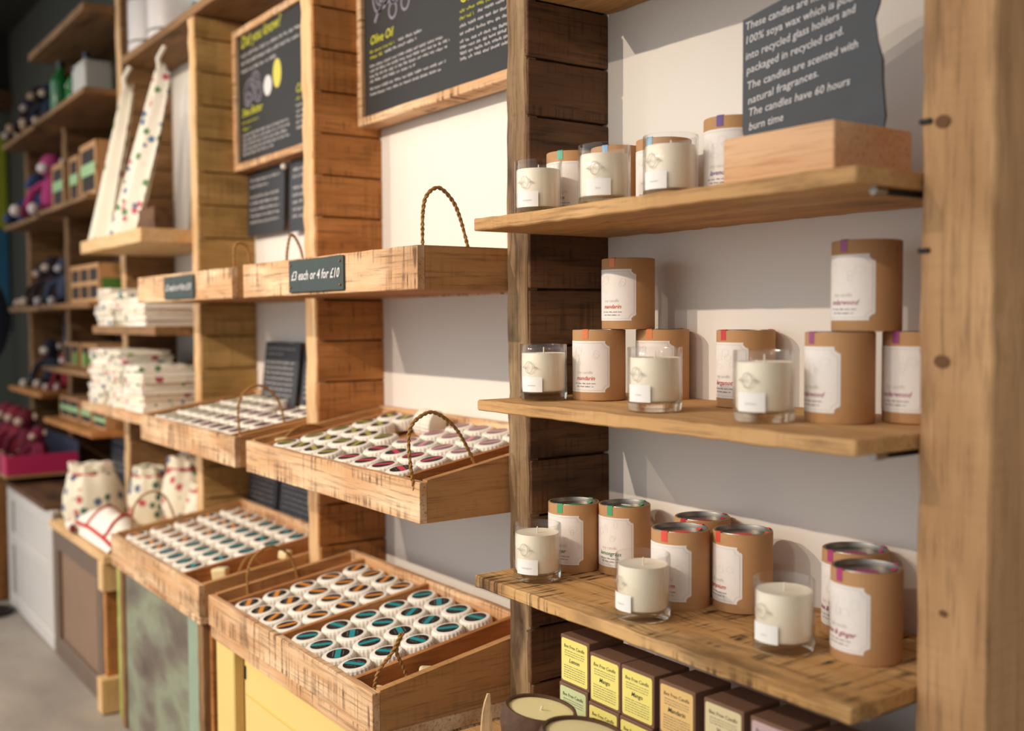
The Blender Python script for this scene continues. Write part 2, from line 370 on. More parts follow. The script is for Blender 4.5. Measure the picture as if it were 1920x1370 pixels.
# ================================================================== setting
mb = MB().plank(-4.105, 1.2, 0, .12, 0, 2.95, 'X', b=.001)
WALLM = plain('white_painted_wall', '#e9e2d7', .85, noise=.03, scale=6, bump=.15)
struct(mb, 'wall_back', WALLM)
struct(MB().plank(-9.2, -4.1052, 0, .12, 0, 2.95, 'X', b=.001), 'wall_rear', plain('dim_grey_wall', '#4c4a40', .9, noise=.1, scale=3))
struct(MB().plank(-9.2, 3.0, -7, .12, -.1, 0, 'X', b=.001), 'floor', patchpaint('worn_concrete', ['#8d8278', '#a29688', '#b3a799'], 3))
struct(MB().plank(-9.2, 1.2, -1.35, .12, 2.95, 3.05, 'X', b=.001), 'ceiling', plain('dark_ceiling_paint', '#3b382e', .9))
struct(MB().plank(-7.4, -7.28, -1.6, 0, 0, 2.95, 'Z', b=.001), 'wall_left', plain('grey_green_wall', '#6f7468', .9, noise=.1, scale=3))
struct(MB().plank(-7.28, -7.16, -1.6, 0, 2.60, 2.95, 'Y', b=.002), 'trim_1', plain('dark_bulkhead', '#2d2a24', .8))
struct(MB().plank(-7.28, -7.10, -1.6, 0, 2.50, 2.60, 'Y', b=.002), 'trim_2', W_('dark', 'Y'))
# high window behind the tins on top of the unit
wn = MB().plank(-4.02, -3.55, -.03, 0, 2.28, 2.32, 'X').plank(-4.02, -3.98, -.03, 0, 2.32, 2.75, 'Z').plank(-3.59, -3.55, -.03, 0, 2.32, 2.75, 'Z').plank(-4.02, -3.55, -.03, 0, 2.75, 2.79, 'X')
wo = struct(wn, 'window_1', plain('white_window_frame', '#d8d8d2', .5))
m, nt, b = nodemat('daylit_pane'); b.inputs['Emission Color'].default_value = (.75, 1, 1, 1); b.inputs['Emission Strength'].default_value = 1.3; b.inputs['Base Color'].default_value = (.8, .9, .9, 1)
MB().plank(-3.98, -3.59, -.012, -.004, 2.32, 2.75, 'X').build('pane', m, wo)

# ================================================================== uprights
def upright(x0, x1, z0, z1, front, side, label, seed, off=0.0, slats=True):
    t = thing('shelf_upright', label, 'shelf upright', ((x0+x1)/2, -.1, z0), 'timber uprights of the wall shelving')
    xs = x1-.014
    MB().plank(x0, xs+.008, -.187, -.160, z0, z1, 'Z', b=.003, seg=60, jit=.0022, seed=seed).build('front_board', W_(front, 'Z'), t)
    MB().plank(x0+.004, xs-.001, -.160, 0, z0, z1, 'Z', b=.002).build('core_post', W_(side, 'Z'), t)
    if slats:
        k = math.floor((z0-off)/.102); i = 0
        while True:
            a = off+k*.102; bq = a+.102
            if a >= z1: break
            a, bq = max(a, z0), min(bq, z1)
            if bq-a > .02:
                r = random.Random(seed*31+i)
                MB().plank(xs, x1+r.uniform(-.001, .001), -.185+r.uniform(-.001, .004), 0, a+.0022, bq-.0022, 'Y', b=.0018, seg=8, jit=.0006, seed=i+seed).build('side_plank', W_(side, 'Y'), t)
            k += 1; i += 1
    return t
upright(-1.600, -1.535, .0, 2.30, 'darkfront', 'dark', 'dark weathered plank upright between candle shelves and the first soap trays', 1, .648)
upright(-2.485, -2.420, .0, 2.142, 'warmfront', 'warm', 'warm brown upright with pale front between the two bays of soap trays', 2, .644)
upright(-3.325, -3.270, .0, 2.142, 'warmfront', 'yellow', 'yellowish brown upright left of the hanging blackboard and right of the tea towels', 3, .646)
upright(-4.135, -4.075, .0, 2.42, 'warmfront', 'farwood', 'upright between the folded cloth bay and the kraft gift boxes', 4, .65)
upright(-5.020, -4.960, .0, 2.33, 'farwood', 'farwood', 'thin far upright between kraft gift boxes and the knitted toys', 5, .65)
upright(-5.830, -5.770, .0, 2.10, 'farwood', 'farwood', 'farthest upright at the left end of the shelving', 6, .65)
t = thing('timber_post', 'thick knotty timber post at the right edge of the photo', 'post', (-.72, -.1, 0))
MB().plank(-.752, -.660, -.187, 0, 0, 2.4, 'Z', b=.003, seg=60, jit=.0014, seed=9).build('post_timber', W_('post', 'Z'), t)
for x, z, r in [(-.724, 1.432, .0075), (-.722, 1.156, .0075), (-.716, .862, .004)]:
    MB().add([(x+r*math.cos(a*.39)*1.3, -.1885, z+r*math.sin(a*.39)) for a in range(16)], [tuple(range(16))]).build('knot', plain('dark_knot', '#6e4826', .8, noise=.2, scale=150), t)
for z in (1.285, 1.435, 1.62):
    MB().plank(-.7535, -.738, -.1905, -.186, z-.003, z+.003, 'X', b=.001).build('staple', IRON, t)

# ================================================================== shelves
def shelf(x0, x1, yf, z0, z1, kind, label, group=None, name='shelf_board', seed=0, bracket=(), y1=0):
    t = thing(name, label, 'shelf', ((x0+x1)/2, yf/2, z0), group)
    MB().plank(x0, x1, yf, y1-.0015, z0, z1, 'X', b=.002, seg=30, jit=.0011, seed=seed).build('board', W_(kind, 'X'), t)
    for s in bracket:
        xb = x1-.012 if s > 0 else x0+.012
        MB().tube([(xb, yf+.06, z0-.0042), (xb, -.02, z0-.0042)], .004).build('bracket_rod', IRON, t)
        MB().tube([(xb, yf+.045, z0-.004), (xb, yf+.066, z0-.004)], .0055).build('bracket_cap', METAL, t)
    return t
X0, X1 = -1.532, -.7535
shelf(X0, X1, -.304, 1.357, 1.378, 'shelf', 'top candle shelf carrying three glass candles and the slate sign', seed=1, bracket=(1,))
shelf(X0, X1, -.300, 1.050, 1.069, 'shelf', 'middle candle shelf with two stacks of kraft tubes', seed=2, bracket=(1,))
shelf(X0, X1, -.308, .745, .765, 'shelftop', 'lowest candle shelf with saw-marked top above the small yellow boxes', seed=3, bracket=(1, -1))
shelf(X0, X1, -.300, 1.768, 1.788, 'shelf', 'board above the slate sign, cut by the top edge of the photo', seed=4)
shelf(X0, X1, -.46, .478, .500, 'shelf', 'bottom board under the small yellow candle boxes', seed=5)

# ================================================================== candles in glass
RG, HG = .0405, .0955
def make_glass_proto():
    t = local_thing('glass_candle', 'x', 'candle', (0, 0, 0), 'lit-coloured soy candles in clear glasses')
    w = MB().lathe([(RG-.001, .013), (RG, .016), (RG, HG-.001), (RG-.0008, HG), (RG-.0020, HG), (RG-.0026, HG-.001), (RG-.0026, .014)], 64)
    w.f = [f for f in w.f if len(f) == 4]; w.m = [0]*len(w.f)
    w.build('glass_wall', GLASSM, t, smooth=True)
    MB().lathe([(RG-.005, 0), (RG-.002, .0012), (RG-.0003, .004), (RG, .0155), (RG-.003, .0158), (RG-.008, .0132), (0.0001, .0125)], 64).build('glass_base', GLASSB, t, smooth=True)
    MB().lathe([(.0001, .0145), (RG-.010, .0145), (RG-.0045, .017), (RG-.0032, .021), (RG-.0032, .079), (RG-.004, .0805), (RG-.008, .0795), (.0001, .0785)], 64).build('wax', WAX, t, smooth=True)
    MB().tube([(0, 0, .078), (.0006, 0, .084), (.0002, .0004, .090)], .0011, 6).build('wick', WICK, t)
    return t
def rr_outline(w, h, r, n=5):
    pts = []
    for cx, cy, a0 in ((w/2-r, h/2-r, 0), (-w/2+r, h/2-r, 90), (-w/2+r, -h/2+r, 180), (w/2-r, -h/2+r, 270)):
        for k in range(n+1): a = math.radians(a0+90*k/n); pts.append((cx+r*math.cos(a), cy+r*math.sin(a)))
    return pts
def grid_patch(w, h, nx, inside, r, ang, z0, ny=14):
    """curved patch on a cylinder; cells outside the outline are dropped"""
    vs = []; fs = []
    for j in range(ny+1):
        for i in range(nx+1):
            x = -w/2+w*i/nx; y = -h/2+h*j/ny; vs.append((r*math.cos(ang+x/r), r*math.sin(ang+x/r), z0+y))
    for j in range(ny):
        for i in range(nx):
            x = -w/2+w*(i+.5)/nx; y = -h/2+h*(j+.5)/ny
            if inside(x, y): a = j*(nx+1)+i; fs.append((a, a+1, a+nx+2, a+nx+1))
    return MB().add(vs, fs)
def add_glass_label(t, ang, word):
    """small price label low on the glass and the printed winged oval emblem above it"""
    g = grid_patch(.040, .0255, 16, lambda x, y: True, RG+.0005, ang, .0285)
    lb = g.build('label', WHITEP, t, smooth=True)
    k = Ink().put(text_mesh(word, .0042, .3, 'CENTER'), 0, -.002)
    k.wrap('label_text', INKL, lb, RG+.0008, ang, .0275)
    e = Ink(); ea = ang-.12
    e.ring(0, 0, .0085, .0105, .0009); e.ring(0, 0, .0068, .0088, .0004)
    for s in (-1, 1):
        for q in range(4): e.line([(s*.009, .004-.002*q), (s*(.016-.0016*q), .0005*q-.001), (s*.010, .001-.0015*q)], .0006)
    e.put(text_mesh('SC', .0055, 0, 'CENTER'), 0, -.002)
    e.wrap('printed_emblem', plain('emblem_ink', '#b5ada0', .6), t, RG+.0004, ea, .057)
proto = make_glass_proto()
def view_ang(x, y): return math.atan2(-1.307-y, -x)     # direction from a spot on the shelf towards the aisle corner
glasses = [ # x, y, shelf z, label right-edge fraction, word, label
 (-1.455, -.214, 1.069, -.05, 'mandarin', 'glass candle at the left end of the middle shelf, wick standing up'),
 (-1.175, -.217, 1.069, -.15, 'orange', 'glass candle in the centre of the middle shelf'),
 (-.966, -.214, 1.069, .05, 'geranium', 'glass candle nearest the right on the middle shelf, before a red-taped tube'),
 (-1.446, -.236, .765, .03, 'lemongrass', 'glass candle at the left end of the lowest shelf beside green-taped tubes'),
 (-1.166, -.249, .765, -.42, 'bergamot', 'glass candle on the front edge of the lowest shelf before red-taped tubes'),
 (-.943, -.199, .765, -.17, 'ginger', 'glass candle on the lowest shelf, nearest the purple-taped tubes'),
 (-1.462, -.218, 1.378, .0, 'eucalyptus', 'glass candle at the left end of the top shelf before the teal-taped tube'),
 (-1.274, -.231, 1.378, .25, 'linen', 'second glass candle from the left on the top shelf'),
 (-1.153, -.206, 1.378, -.13, 'lavender', 'glass candle on the top shelf next to the purple-taped tube'),
]
for i, (x, y, z, fr, word, lab) in enumerate(glasses):
    g = proto if i == 0 else copy_tree(proto)
    g.location = (x, y, z); g['label'] = lab; g['group'] = 'soy candles in clear glasses'
    va = view_ang(x, y)
    # right edge of the label as seen from the aisle; the label then runs to the left
    a_right = va + math.asin(max(-.95, min(.95, fr))); 
    add_list = (g, a_right - .020/RG, word)
    glasses[i] = add_list
for g, a, word in glasses: add_glass_label(g, a, word)

# ================================================================== kraft tubes
RT, HT = .0452, .119
def make_tube_proto():
    t = local_thing('kraft_tube', 'x', 'packaging tube', (0, 0, 0))
    MB().lathe([(RT-.0015, 0), (RT-.0003, .0008), (RT, .002), (RT, HT-.001), (RT-.0008, HT), (RT-.0026, HT), (RT-.0030, HT-.001), (RT-.0030, HT-.0095), (.0001, HT-.0095)], 72).build('card_body', KRAFT, t, smooth=True)
    MB().lathe([(RT-.0030, HT-.009), (RT-.0030, HT-.0005), (RT-.0036, HT+.0006), (RT-.0046, HT+.0002), (RT-.0050, HT-.001), (RT-.0055, HT-.0068), (RT-.012, HT-.0078), (.0001, HT-.0078)], 72).build('tin_lid', METAL, t, smooth=True)
    return t
tproto = make_tube_proto()
LW, LH = .094, .086
def notch(x, y):
    ax, ay = LW/2-abs(x), LH/2-abs(y)
    return (ax*ax+ay*ay) > .0085**2
def dress_tube(t, fr, va, word, wcol, tcol, torn=False):
    ar = va+math.asin(fr); ang = ar-(LW/2)/RT
    z0 = .0575
    lb = grid_patch(LW, LH, 60, notch, RT+.0004, ang, z0, ny=56).build('label', CREAM, t, smooth=True)
    k = Ink(); w, h, q = LW/2-.0035, LH/2-.0035, .0085
    def arc(cx, cy, a0, a1): return [(cx+q*math.cos(math.radians(a0+(a1-a0)*i/6)), cy+q*math.sin(math.radians(a0+(a1-a0)*i/6))) for i in range(7)]
    ol = arc(w, h, 270, 180)[::-1] if 0 else []
    pts = [(w, -h+q)] + [(w, h-q)] + arc(w, h, 270, 180) + arc(-w, h, 360, 270) + [(-w, -h+q)] + arc(-w, -h, 90, 0) + arc(w, -h, 180, 90) + [(w, -h+q)]
    dense = []
    for a, b in zip(pts, pts[1:]):
        n = max(1, int(math.hypot(b[0]-a[0], b[1]-a[1])/.004)); dense += [(a[0]+(b[0]-a[0])*i/n, a[1]+(b[1]-a[1])*i/n) for i in range(n)]
    dense.append(pts[-1]); k.line(dense, .0006)
    r = random.Random(sum(map(ord, word)))
    for s in range(7):     # faint floral drawing in the upper half of the label
        cx, cy = r.uniform(-.03, .03), r.uniform(.004, .032); k.ring(cx, cy, r.uniform(.003, .008), r.uniform(.003, .007), .0003, 16)
    k.wrap('label_border', INKL, lb, RT+.0007, ang, z0)
    k = Ink().put(text_mesh('soy candle', .0075, .2, 'CENTER'), .002, -.012); k.wrap('label_heading', INKL, lb, RT+.0007, ang, z0)
    k = Ink().put(text_mesh(word, .0098, .35, 'CENTER', .0001), .003, -.0225); k.wrap('scent_name', plain('ink_'+wcol, wcol, .7), lb, RT+.0008, ang, z0)
    k = Ink(); k.put(scrawl(.042, .0022, 3, .0006), -.018, -.0295); k.put(scrawl(.036, .0022, 5, .0006), -.015, -.0345); k.wrap('small_print', INKG, lb, RT+.0007, ang, z0)
    tm = plain('tape_'+tcol, tcol, .5)
    for da, top in ((-.16, True), (2.95, True)):      # sealing tape strip over the rim, at two sides
        a0 = ang+LW/2/RT*.0 + da + (.25 if da < 0 else 0)
        w_ = .0055; prof = [(RT+.0005, HT-.015), (RT+.0005, HT-.0005), (RT-.001, HT+.0012), (RT-.0046, HT+.0014), (RT-.0048, HT-.004), (RT-.010, HT-.0072)]
        vs = []; fs = []
        for j, (rr, z) in enumerate(prof):
            for i in range(4): aa = a0+(i/3-.5)*2*w_/RT; vs.append((rr*math.cos(aa), rr*math.sin(aa), z))
        for j in range(len(prof)-1):
            for i in range(3): fs.append((j*4+i, j*4+i+1, (j+1)*4+i+1, (j+1)*4+i))
        MB().add(vs, fs).build('sealing_tape', tm, t)
    k = Ink().disc(0, 0, .016, .016); k.flat('lid_sticker', tm, t, (0, 0, HT-.0074), (1, 0, 0), (0, 1, 0))
    if torn:
        k = Ink().disc(.018, -.012, .012, .006); k.flat('torn_paper', WHITEP, t, (0, 0, HT+.0009), (1, 0, 0), (0, 1, 0))
OR, RD, PU, GR, TL, BL = '#d9773c', '#c8323c', '#9c4a78', '#4aa06a', '#5aa88c', '#7aaed0'
tubes = [
 (-1.407, -.131, 1.069, .40, 'mandarin', '#c8603c', OR, 'kraft tube with orange tape, bottom left of the left stack on the middle shelf'),
 (-1.338, -.048, 1.069, .43, 'mandarin', '#c8603c', OR, 'kraft tube with peeling orange tape behind the centre glass on the middle shelf'),
 (-1.377, -.091, 1.069+HT+.0009, .30, 'mandarin', '#c8603c', OR, 'kraft tube balanced on top of the left stack, middle shelf'),
 (-1.150, -.048, 1.069, .10, 'bergamot', '#b83040', RD, 'kraft tube with red tape behind the right glass on the middle shelf'),
 (-.905, -.135, 1.069, .03, 'cedarwood', '#b06a80', PU, 'kraft tube at the bottom front of the right stack, middle shelf'),
 (-.842, -.055, 1.069, .30, 'cedarwood', '#b06a80', PU, 'kraft tube half hidden by the timber post on the middle shelf'),
 (-.890, -.100, 1.069+HT+.0009, .25, 'cedarwood', '#b06a80', PU, 'kraft tube on top of the right stack, middle shelf'),
 (-1.474, -.134, .765, .37, 'ginger', '#3a7a50', GR, 'green-taped kraft tube directly behind the leftmost candle on the lowest shelf'),
 (-1.402, -.078, .765, .35, 'lemongrass', '#3a7a50', GR, 'green-taped kraft tube with torn lid paper, lowest shelf'),
 (-1.187, -.152, .765, .37, 'geranium', '#c84830', '#e2503c', 'front left of the three red-taped kraft tubes on the lowest shelf'),
 (-1.118, -.088, .765, .0, 'geranium', '#c84830', '#e2503c', 'right of the three red-taped kraft tubes on the lowest shelf'),
 (-1.234, -.057, .765, .2, 'geranium', '#c84830', '#b02836', 'red-taped kraft tube at the back of the three on the lowest shelf'),
 (-.858, -.138, .765, .12, 'lime & ginger', '#a03050', '#b03a70', 'purple-taped kraft tube standing in front at the right of the lowest shelf'),
 (-.934, -.060, .765, .12, 'lime & ginger', '#a03050', '#b03a70', 'purple-taped kraft tube hidden behind another at the right of the lowest shelf'),
 (-1.487, -.125, 1.378, .45, 'linen', '#50808a', TL, 'kraft tube with teal tape at the left of the top shelf'),
 (-1.400, -.095, 1.378, .45, 'linen', '#5080a0', BL, 'kraft tube with light blue tape on the top shelf'),
 (-1.296, -.085, 1.378, .4, 'linen', '#5080a0', BL, 'kraft tube mostly hidden behind the right glass on the top shelf'),
 (-1.100, -.128, 1.378, .45, 'lavender', '#6a4a8a', '#5c3a80', 'kraft tube with deep purple tape beside the slate sign'),
]
tt = []
for i, (x, y, z, fr, word, wc, tc_, lab) in enumerate(tubes):
    g = tproto if i == 0 else copy_tree(tproto)
    g.location = (x, y, z); g['label'] = lab; g['group'] = 'kraft candle tubes on the shelves'; tt.append(g)
for g, (x, y, z, fr, word, wc, tc_, lab) in zip(tt, tubes): dress_tube(g, fr, view_ang(x, y), word, wc, tc_, 'torn' in lab or 'peeling' in lab)

# ================================================================== slate sign in its block
t = thing('sign_block', 'solid pale wooden block under the slate sign at the right end of the top shelf', 'sign holder', (-.918, -.17, 1.378))
MB().plank(-1.005, -.826, -.252, -.097, 1.378, 1.444, 'X', b=.002).build('block', W_('block', 'X'), t)
t = thing('slate_sign', 'rough-edged dark slate with handwritten chalk text standing on the wooden block', 'sign', (-.93, -.17, 1.4445))
SO = Vector((-1.03, -.195, 1.4445)); SX = Vector((.204, .045, 0)).normalized(); SY = Vector((0, .04, 1))
ol = [(.021, 0), (.0075, .010), (.005, .0196), (.0038, .055), (.0029, .088), (.0018, .13), (.0003, .171), (.03, .180), (.0854, .196), (.14, .212), (.196, .222), (.2, .19), (.1945, .157), (.189, .139), (.1935, .11), (.2001, .085), (.2013, .058), (.2045, .03), (.2065, .015), (.205, 0)]
r = random.Random(4); n = len(ol); back = SX.cross(SY).normalized()*-.005
mb = MB(); fr_ = [SO+SX*u+SY*v for u, v in ol]
mb.add(fr_+[p+back+Vector((r.uniform(-.001, .001), 0, 0)) for p in fr_], [tuple(range(n)), tuple(reversed(range(n, 2*n)))] + [(i, n+i, n+(i+1) % n, (i+1) % n) for i in range(n)])
mb.build('slate_panel', SLATE, t)
k = Ink()
for s_, u, v, ue, ve in [('These candles are made from', .005, .156, .160, .186), ('100% soya wax which is poured', .0046, .1368, .182, .171), ('into recycled glass holders and', .0067, .115, .1694, .1524), ('packaged in recycled card.', .0088, .096, .1514, .1267), ('The candles are scented with', .0101, .0744, .1718, .1065), ('natural fragrances.', .0122, .054, .118, .0778), ('The candles have 60 hours', .0135, .038, .1615, .0604), ('burn time', .0148, .0185, .0678, .0261)]:
    vf = text_mesh(s_, .013, .28, 'LEFT', .00012); wd0 = max(q[0] for q in vf[0]); sc = (ue-u)/wd0
    k.put(([(q[0]*sc, q[1]*1.15, 0) for q in vf[0]], vf[1]), u, v, math.atan2(ve-v, ue-u))
k.flat('chalk_writing', CHALK, t, SO-back*.14, SX, SY)

# ================================================================== trays
def tray(name, x0, x1, yf, yb, z0, zf, zb, lab, div=(), comp=None, split=None, frontkind='tray', floor=True, dz=.0):
    """open wooden tray with a level bottom and sides rising to the back"""
    t = thing(name, lab, 'display tray', ((x0+x1)/2, (yf+yb)/2, z0), 'wooden display trays')
    k = (zb-zf)/(yb-yf); zt = lambda y: zf+k*(y-yf); w = .016
    if split:
        MB().plank(x0, split-.001, yf, yf+w, z0, zf, 'X', b=.0015, seg=14, jit=.0006, seed=3).build('front_board', W_(frontkind, 'X'), t)
        MB().plank(split+.001, x1, yf, yf+w, z0, zf, 'X', b=.0015, seg=14, jit=.0006, seed=5).build('front_board', W_(frontkind, 'X'), t)
    else:
        MB().plank(x0, x1, yf, yf+w, z0, zf, 'X', b=.0015, seg=24, jit=.0006, seed=3).build('front_board', W_(frontkind, 'X'), t)
    for xa, xb in ((x0, x0+w), (x1-w, x1)):
        mb = MB(); a, b_ = yf+w, yb-w
        mb.hull8([(xa, a, z0), (xb, a, z0), (xb, b_, z0), (xa, b_, z0), (xa, a, zt(a)), (xb, a, zt(a)), (xb, b_, zt(b_)), (xa, b_, zt(b_))])
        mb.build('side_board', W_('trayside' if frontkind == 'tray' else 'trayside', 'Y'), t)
    MB().plank(x0, x1, yb-w, yb, z0, zb, 'X', b=.0015, seg=14, jit=.0006, seed=8).build('back_board', W_('tray', 'X'), t)
    fd = zf-z0-.048
    if floor:
        a, b_ = yf+w, yb-w; fz = lambda y: zt(y)-.040+dz
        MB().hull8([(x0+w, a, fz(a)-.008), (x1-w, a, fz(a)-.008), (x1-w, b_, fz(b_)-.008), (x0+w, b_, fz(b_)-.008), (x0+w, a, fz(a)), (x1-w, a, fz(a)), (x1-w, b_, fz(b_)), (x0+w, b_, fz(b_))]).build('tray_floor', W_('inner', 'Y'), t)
        for xd in div:
            top = -.004
            MB().hull8([(xd-.006, a, fz(a)), (xd+.006, a, fz(a)), (xd+.006, b_, fz(b_)), (xd-.006, b_, fz(b_)), (xd-.006, a, zt(a)+top), (xd+.006, a, zt(a)+top), (xd+.006, b_, zt(b_)+top), (xd-.006, b_, zt(b_)+top)]).build('divider', W_('inner', 'Y'), t)
    return t
def rope(t, pts, r=.0032, seed=1, lab=None):
    # smooth the polyline, then lay two twisted strands along it
    P = [Vector(p) for p in pts]; Q = []
    for i in range(len(P)-1):
        p0, p1, p2, p3 = P[max(0, i-1)], P[i], P[i+1], P[min(len(P)-1, i+2)]
        for s in range(10):
            u = s/10; Q.append(.5*((2*p1)+(p2-p0)*u+(2*p0-5*p1+4*p2-p3)*u*u+(3*p1-p0-3*p2+p3)*u**3))
    Q.append(P[-1]); mb = MB()
    length = 0; ph = [0]
    for a, b in zip(Q, Q[1:]): length += (b-a).length; ph.append(length)
    for st in (0, math.pi):
        out = []
        for i, q in enumerate(Q):
            d = (Q[min(i+1, len(Q)-1)]-Q[max(0, i-1)]).normalized(); x = d.cross(Vector((1, 0, 0)))
            if x.length < .1: x = d.cross(Vector((0, 1, 0)))
            x.normalize(); y = d.cross(x); a = ph[i]/.010*math.pi+st
            out.append(q+(x*math.cos(a)+y*math.sin(a))*r*.55)
        mb.tube(out, r*.72, 7)
    return mb.build('rope_handle', ROPE, t, smooth=True, label=lab)

# -- bay 2
TX0, TX1 = -2.412, -1.6025
t2 = tray('display_tray', TX0, TX1, -.375, -.003, 1.259, 1.336, 1.336, 'level tray at eye height with the framed price sign reading for the nearest soap bay', floor=False)
t2['label'] = 'highest tray of the right-hand soap bay, with a price sign on its front'
rope(t2, [(-1.612, -.358, 1.325), (-1.607, -.360, 1.391), (-1.607, -.351, 1.423), (-1.607, -.327, 1.437), (-1.607, -.300, 1.417), (-1.607, -.283, 1.385), (-1.612, -.261, 1.325)])
rope(t2, [(-2.40, -.271, 1.33), (-2.40, -.268, 1.375), (-2.40, -.257, 1.411), (-2.40, -.235, 1.38), (-2.40, -.225, 1.33)])
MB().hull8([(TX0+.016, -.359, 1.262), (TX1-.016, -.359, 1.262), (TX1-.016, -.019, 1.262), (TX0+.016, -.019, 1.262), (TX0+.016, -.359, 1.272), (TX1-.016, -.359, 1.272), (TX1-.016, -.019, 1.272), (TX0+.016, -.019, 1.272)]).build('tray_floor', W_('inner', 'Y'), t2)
t2m = tray('display_tray', TX0, TX1, -.375, -.003, .850, .923, .987, 'middle tray of the right-hand soap bay, with green, red and pink striped soaps', div=(-2.330, -1.690))
rope(t2m, [(-1.625, -.370, .90), (-1.620, -.382, .95), (-1.618, -.385, 1.012), (-1.615, -.363, 1.038), (-1.615, -.331, 1.041), (-1.615, -.286, 1.005), (-1.620, -.237, .925)])
rope(t2m, [(-2.38, -.300, .915), (-2.385, -.271, .940), (-2.39, -.234, .952), (-2.39, -.195, .948), (-2.39, -.160, .93)])
t2b = tray('display_tray', TX0, TX1, -.472, -.095, .500, .570, .628, 'lowest tray of the right-hand soap bay, with orange and teal striped soaps', div=(-2.330, -2.025, -1.700))
rope(t2b, [(-2.388, -.385, .54), (-2.39, -.384, .616), (-2.39, -.361, .655), (-2.39, -.321, .668), (-2.39, -.275, .635), (-2.388, -.256, .56)])
rope(t2b, [(-1.66, -.44, .545), (-1.648, -.435, .590), (-1.645, -.410, .618), (-1.643, -.392, .650)], .0032)
rope(t2b, [(-1.643, -.388, .652), (-1.645, -.400, .620), (-1.645, -.385, .585), (-1.65, -.372, .548)], .0032)
# -- bay 3
UX0, UX1 = -3.262, -2.4865
t3 = tray('display_tray', UX0, UX1, -.375, -.003, 1.259, 1.334, 1.334, 'highest tray of the left-hand soap bay, with a small green price slate', floor=False, split=-2.735)
rope(t3, [(-2.50, -.362, 1.32), (-2.50, -.362, 1.378), (-2.50, -.349, 1.394), (-2.50, -.329, 1.382), (-2.50, -.318, 1.32)])
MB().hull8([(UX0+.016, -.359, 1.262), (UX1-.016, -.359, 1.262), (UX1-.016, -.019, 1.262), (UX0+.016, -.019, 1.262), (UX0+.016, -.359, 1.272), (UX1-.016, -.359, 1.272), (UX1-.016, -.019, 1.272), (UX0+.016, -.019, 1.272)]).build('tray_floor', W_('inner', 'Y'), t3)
t3m = tray('display_tray', UX0, UX1, -.375, -.003, .850, .925, .985, 'middle tray of the left-hand soap bay, with olive and plum striped soaps', div=(-2.555,), split=-2.80)
rope(t3m, [(-2.51, -.350, .90), (-2.505, -.356, .999), (-2.50, -.328, 1.042), (-2.50, -.287, 1.040), (-2.50, -.252, 1.0), (-2.51, -.232, .93)])
t3b = tray('display_tray', UX0, UX1, -.470, -.055, .500, .575, .636, 'lowest tray of the left-hand soap bay, in front of two leaning slates', div=(-2.645,))
rope(t3b, [(-3.2485, -.412, .58), (-3.249, -.401, .655), (-3.249, -.353, .690), (-3.249, -.308, .667), (-3.2485, -.280, .595)])
rope(t3b, [(-2.60, -.33, .56), (-2.60, -.31, .595), (-2.60, -.29, .60), (-2.59, -.26, .57)])
# price signs screwed to the tray fronts
def price_sign(t, x0, x1, z0, z1, txt, size, mat):
    s = MB().plank(x0, x1, -.381, -.3755, z0, z1, 'X', b=.002, seg=10, jit=.0006, seed=2).build('price_sign', mat, t, label='small slate price sign')
    k = Ink().put(text_mesh(txt, size, .3, 'CENTER', .0004), 0, 0); k.flat('price_text', CHALK, s, ((x0+x1)/2, -.3818, (z0+z1)/2-size*.3), FX, FZ)
    for xx in (x0+.012, x1-.012):
        for zz in (z0+.011, z1-.011): MB().ball((xx, -.3815, zz), .0025, 8, 6).build('screw_head', plain('copper_screw', '#a8643c', .4, .7), s, smooth=True)
price_sign(t2, -2.136, -1.877, 1.2645, 1.3325, '£3 each or 4 for £10', .0270, SLATEG)
price_sign(t3, -2.992, -2.746, 1.2645, 1.3265, '£3 each or 4 for £10', .0250, SLATEG)

# ================================================================== wrapped soaps
def soap_proto(col, black='#211d1b'):
    t = local_thing('wrapped_soap', 'x', 'soap', (0, 0, 0))
    n = 48; prof = [(.0280, 0, 0), (.0318, .002, .5), (.0328, .008, 1), (.0328, .020, 1), (.0318, .0248, .6), (.0292, .0272, .3), (.024, .0278, 0), (.0001, .0278, 0)]
    vs = []; fs = []
    for r, z, pl in prof:
        for i in range(n): a = 2*math.pi*i/n; rr = r*(1+(.022 if i % 2 else -.022)*pl); vs.append((rr*math.cos(a), rr*math.sin(a), z))
    for k in range(len(prof)-1):
        for i in range(n): j = (i+1) % n; fs.append((k*n+i, k*n+j, (k+1)*n+j, (k+1)*n+i))
    fs.append(tuple(reversed(range(n))))
    MB().add(vs, fs).build('paper_wrapper', SOAPW, t, smooth=False)
    st = MB().lathe([(.0222, .0279), (.0222, .0283), (.0218, .0284), (.0001, .0284)], 32).build('round_sticker', plain('sticker_'+black, black, .45), t)
    k = Ink(); r = .0216; h = .0055; o = [(r*math.cos(a), r*math.sin(a)) for a in (-.225, 0, .225)] 
    pts = [(-math.sqrt(r*r-h*h), -h), (math.sqrt(r*r-h*h), -h), (r, 0), (math.sqrt(r*r-h*h), h), (-math.sqrt(r*r-h*h), h), (-r, 0)]
    k.v += pts; k.f.append(tuple(range(6))); k.flat('colour_stripe', plain('stripe_'+col, col, .5), st, (0, 0, .02855), (1, 0, 0), (0, 1, 0))
    k = Ink().put(scrawl(.026, .0024, 2, .0006), -.013, .0085).put(scrawl(.020, .0020, 3, .0005), -.010, -.0115); k.flat('sticker_print', INKG, st, (0, 0, .0286), (1, 0, 0), (0, 1, 0))
    return t
PROT = {}
NTH = ['first', 'second', 'third', 'fourth', 'fifth', 'sixth']
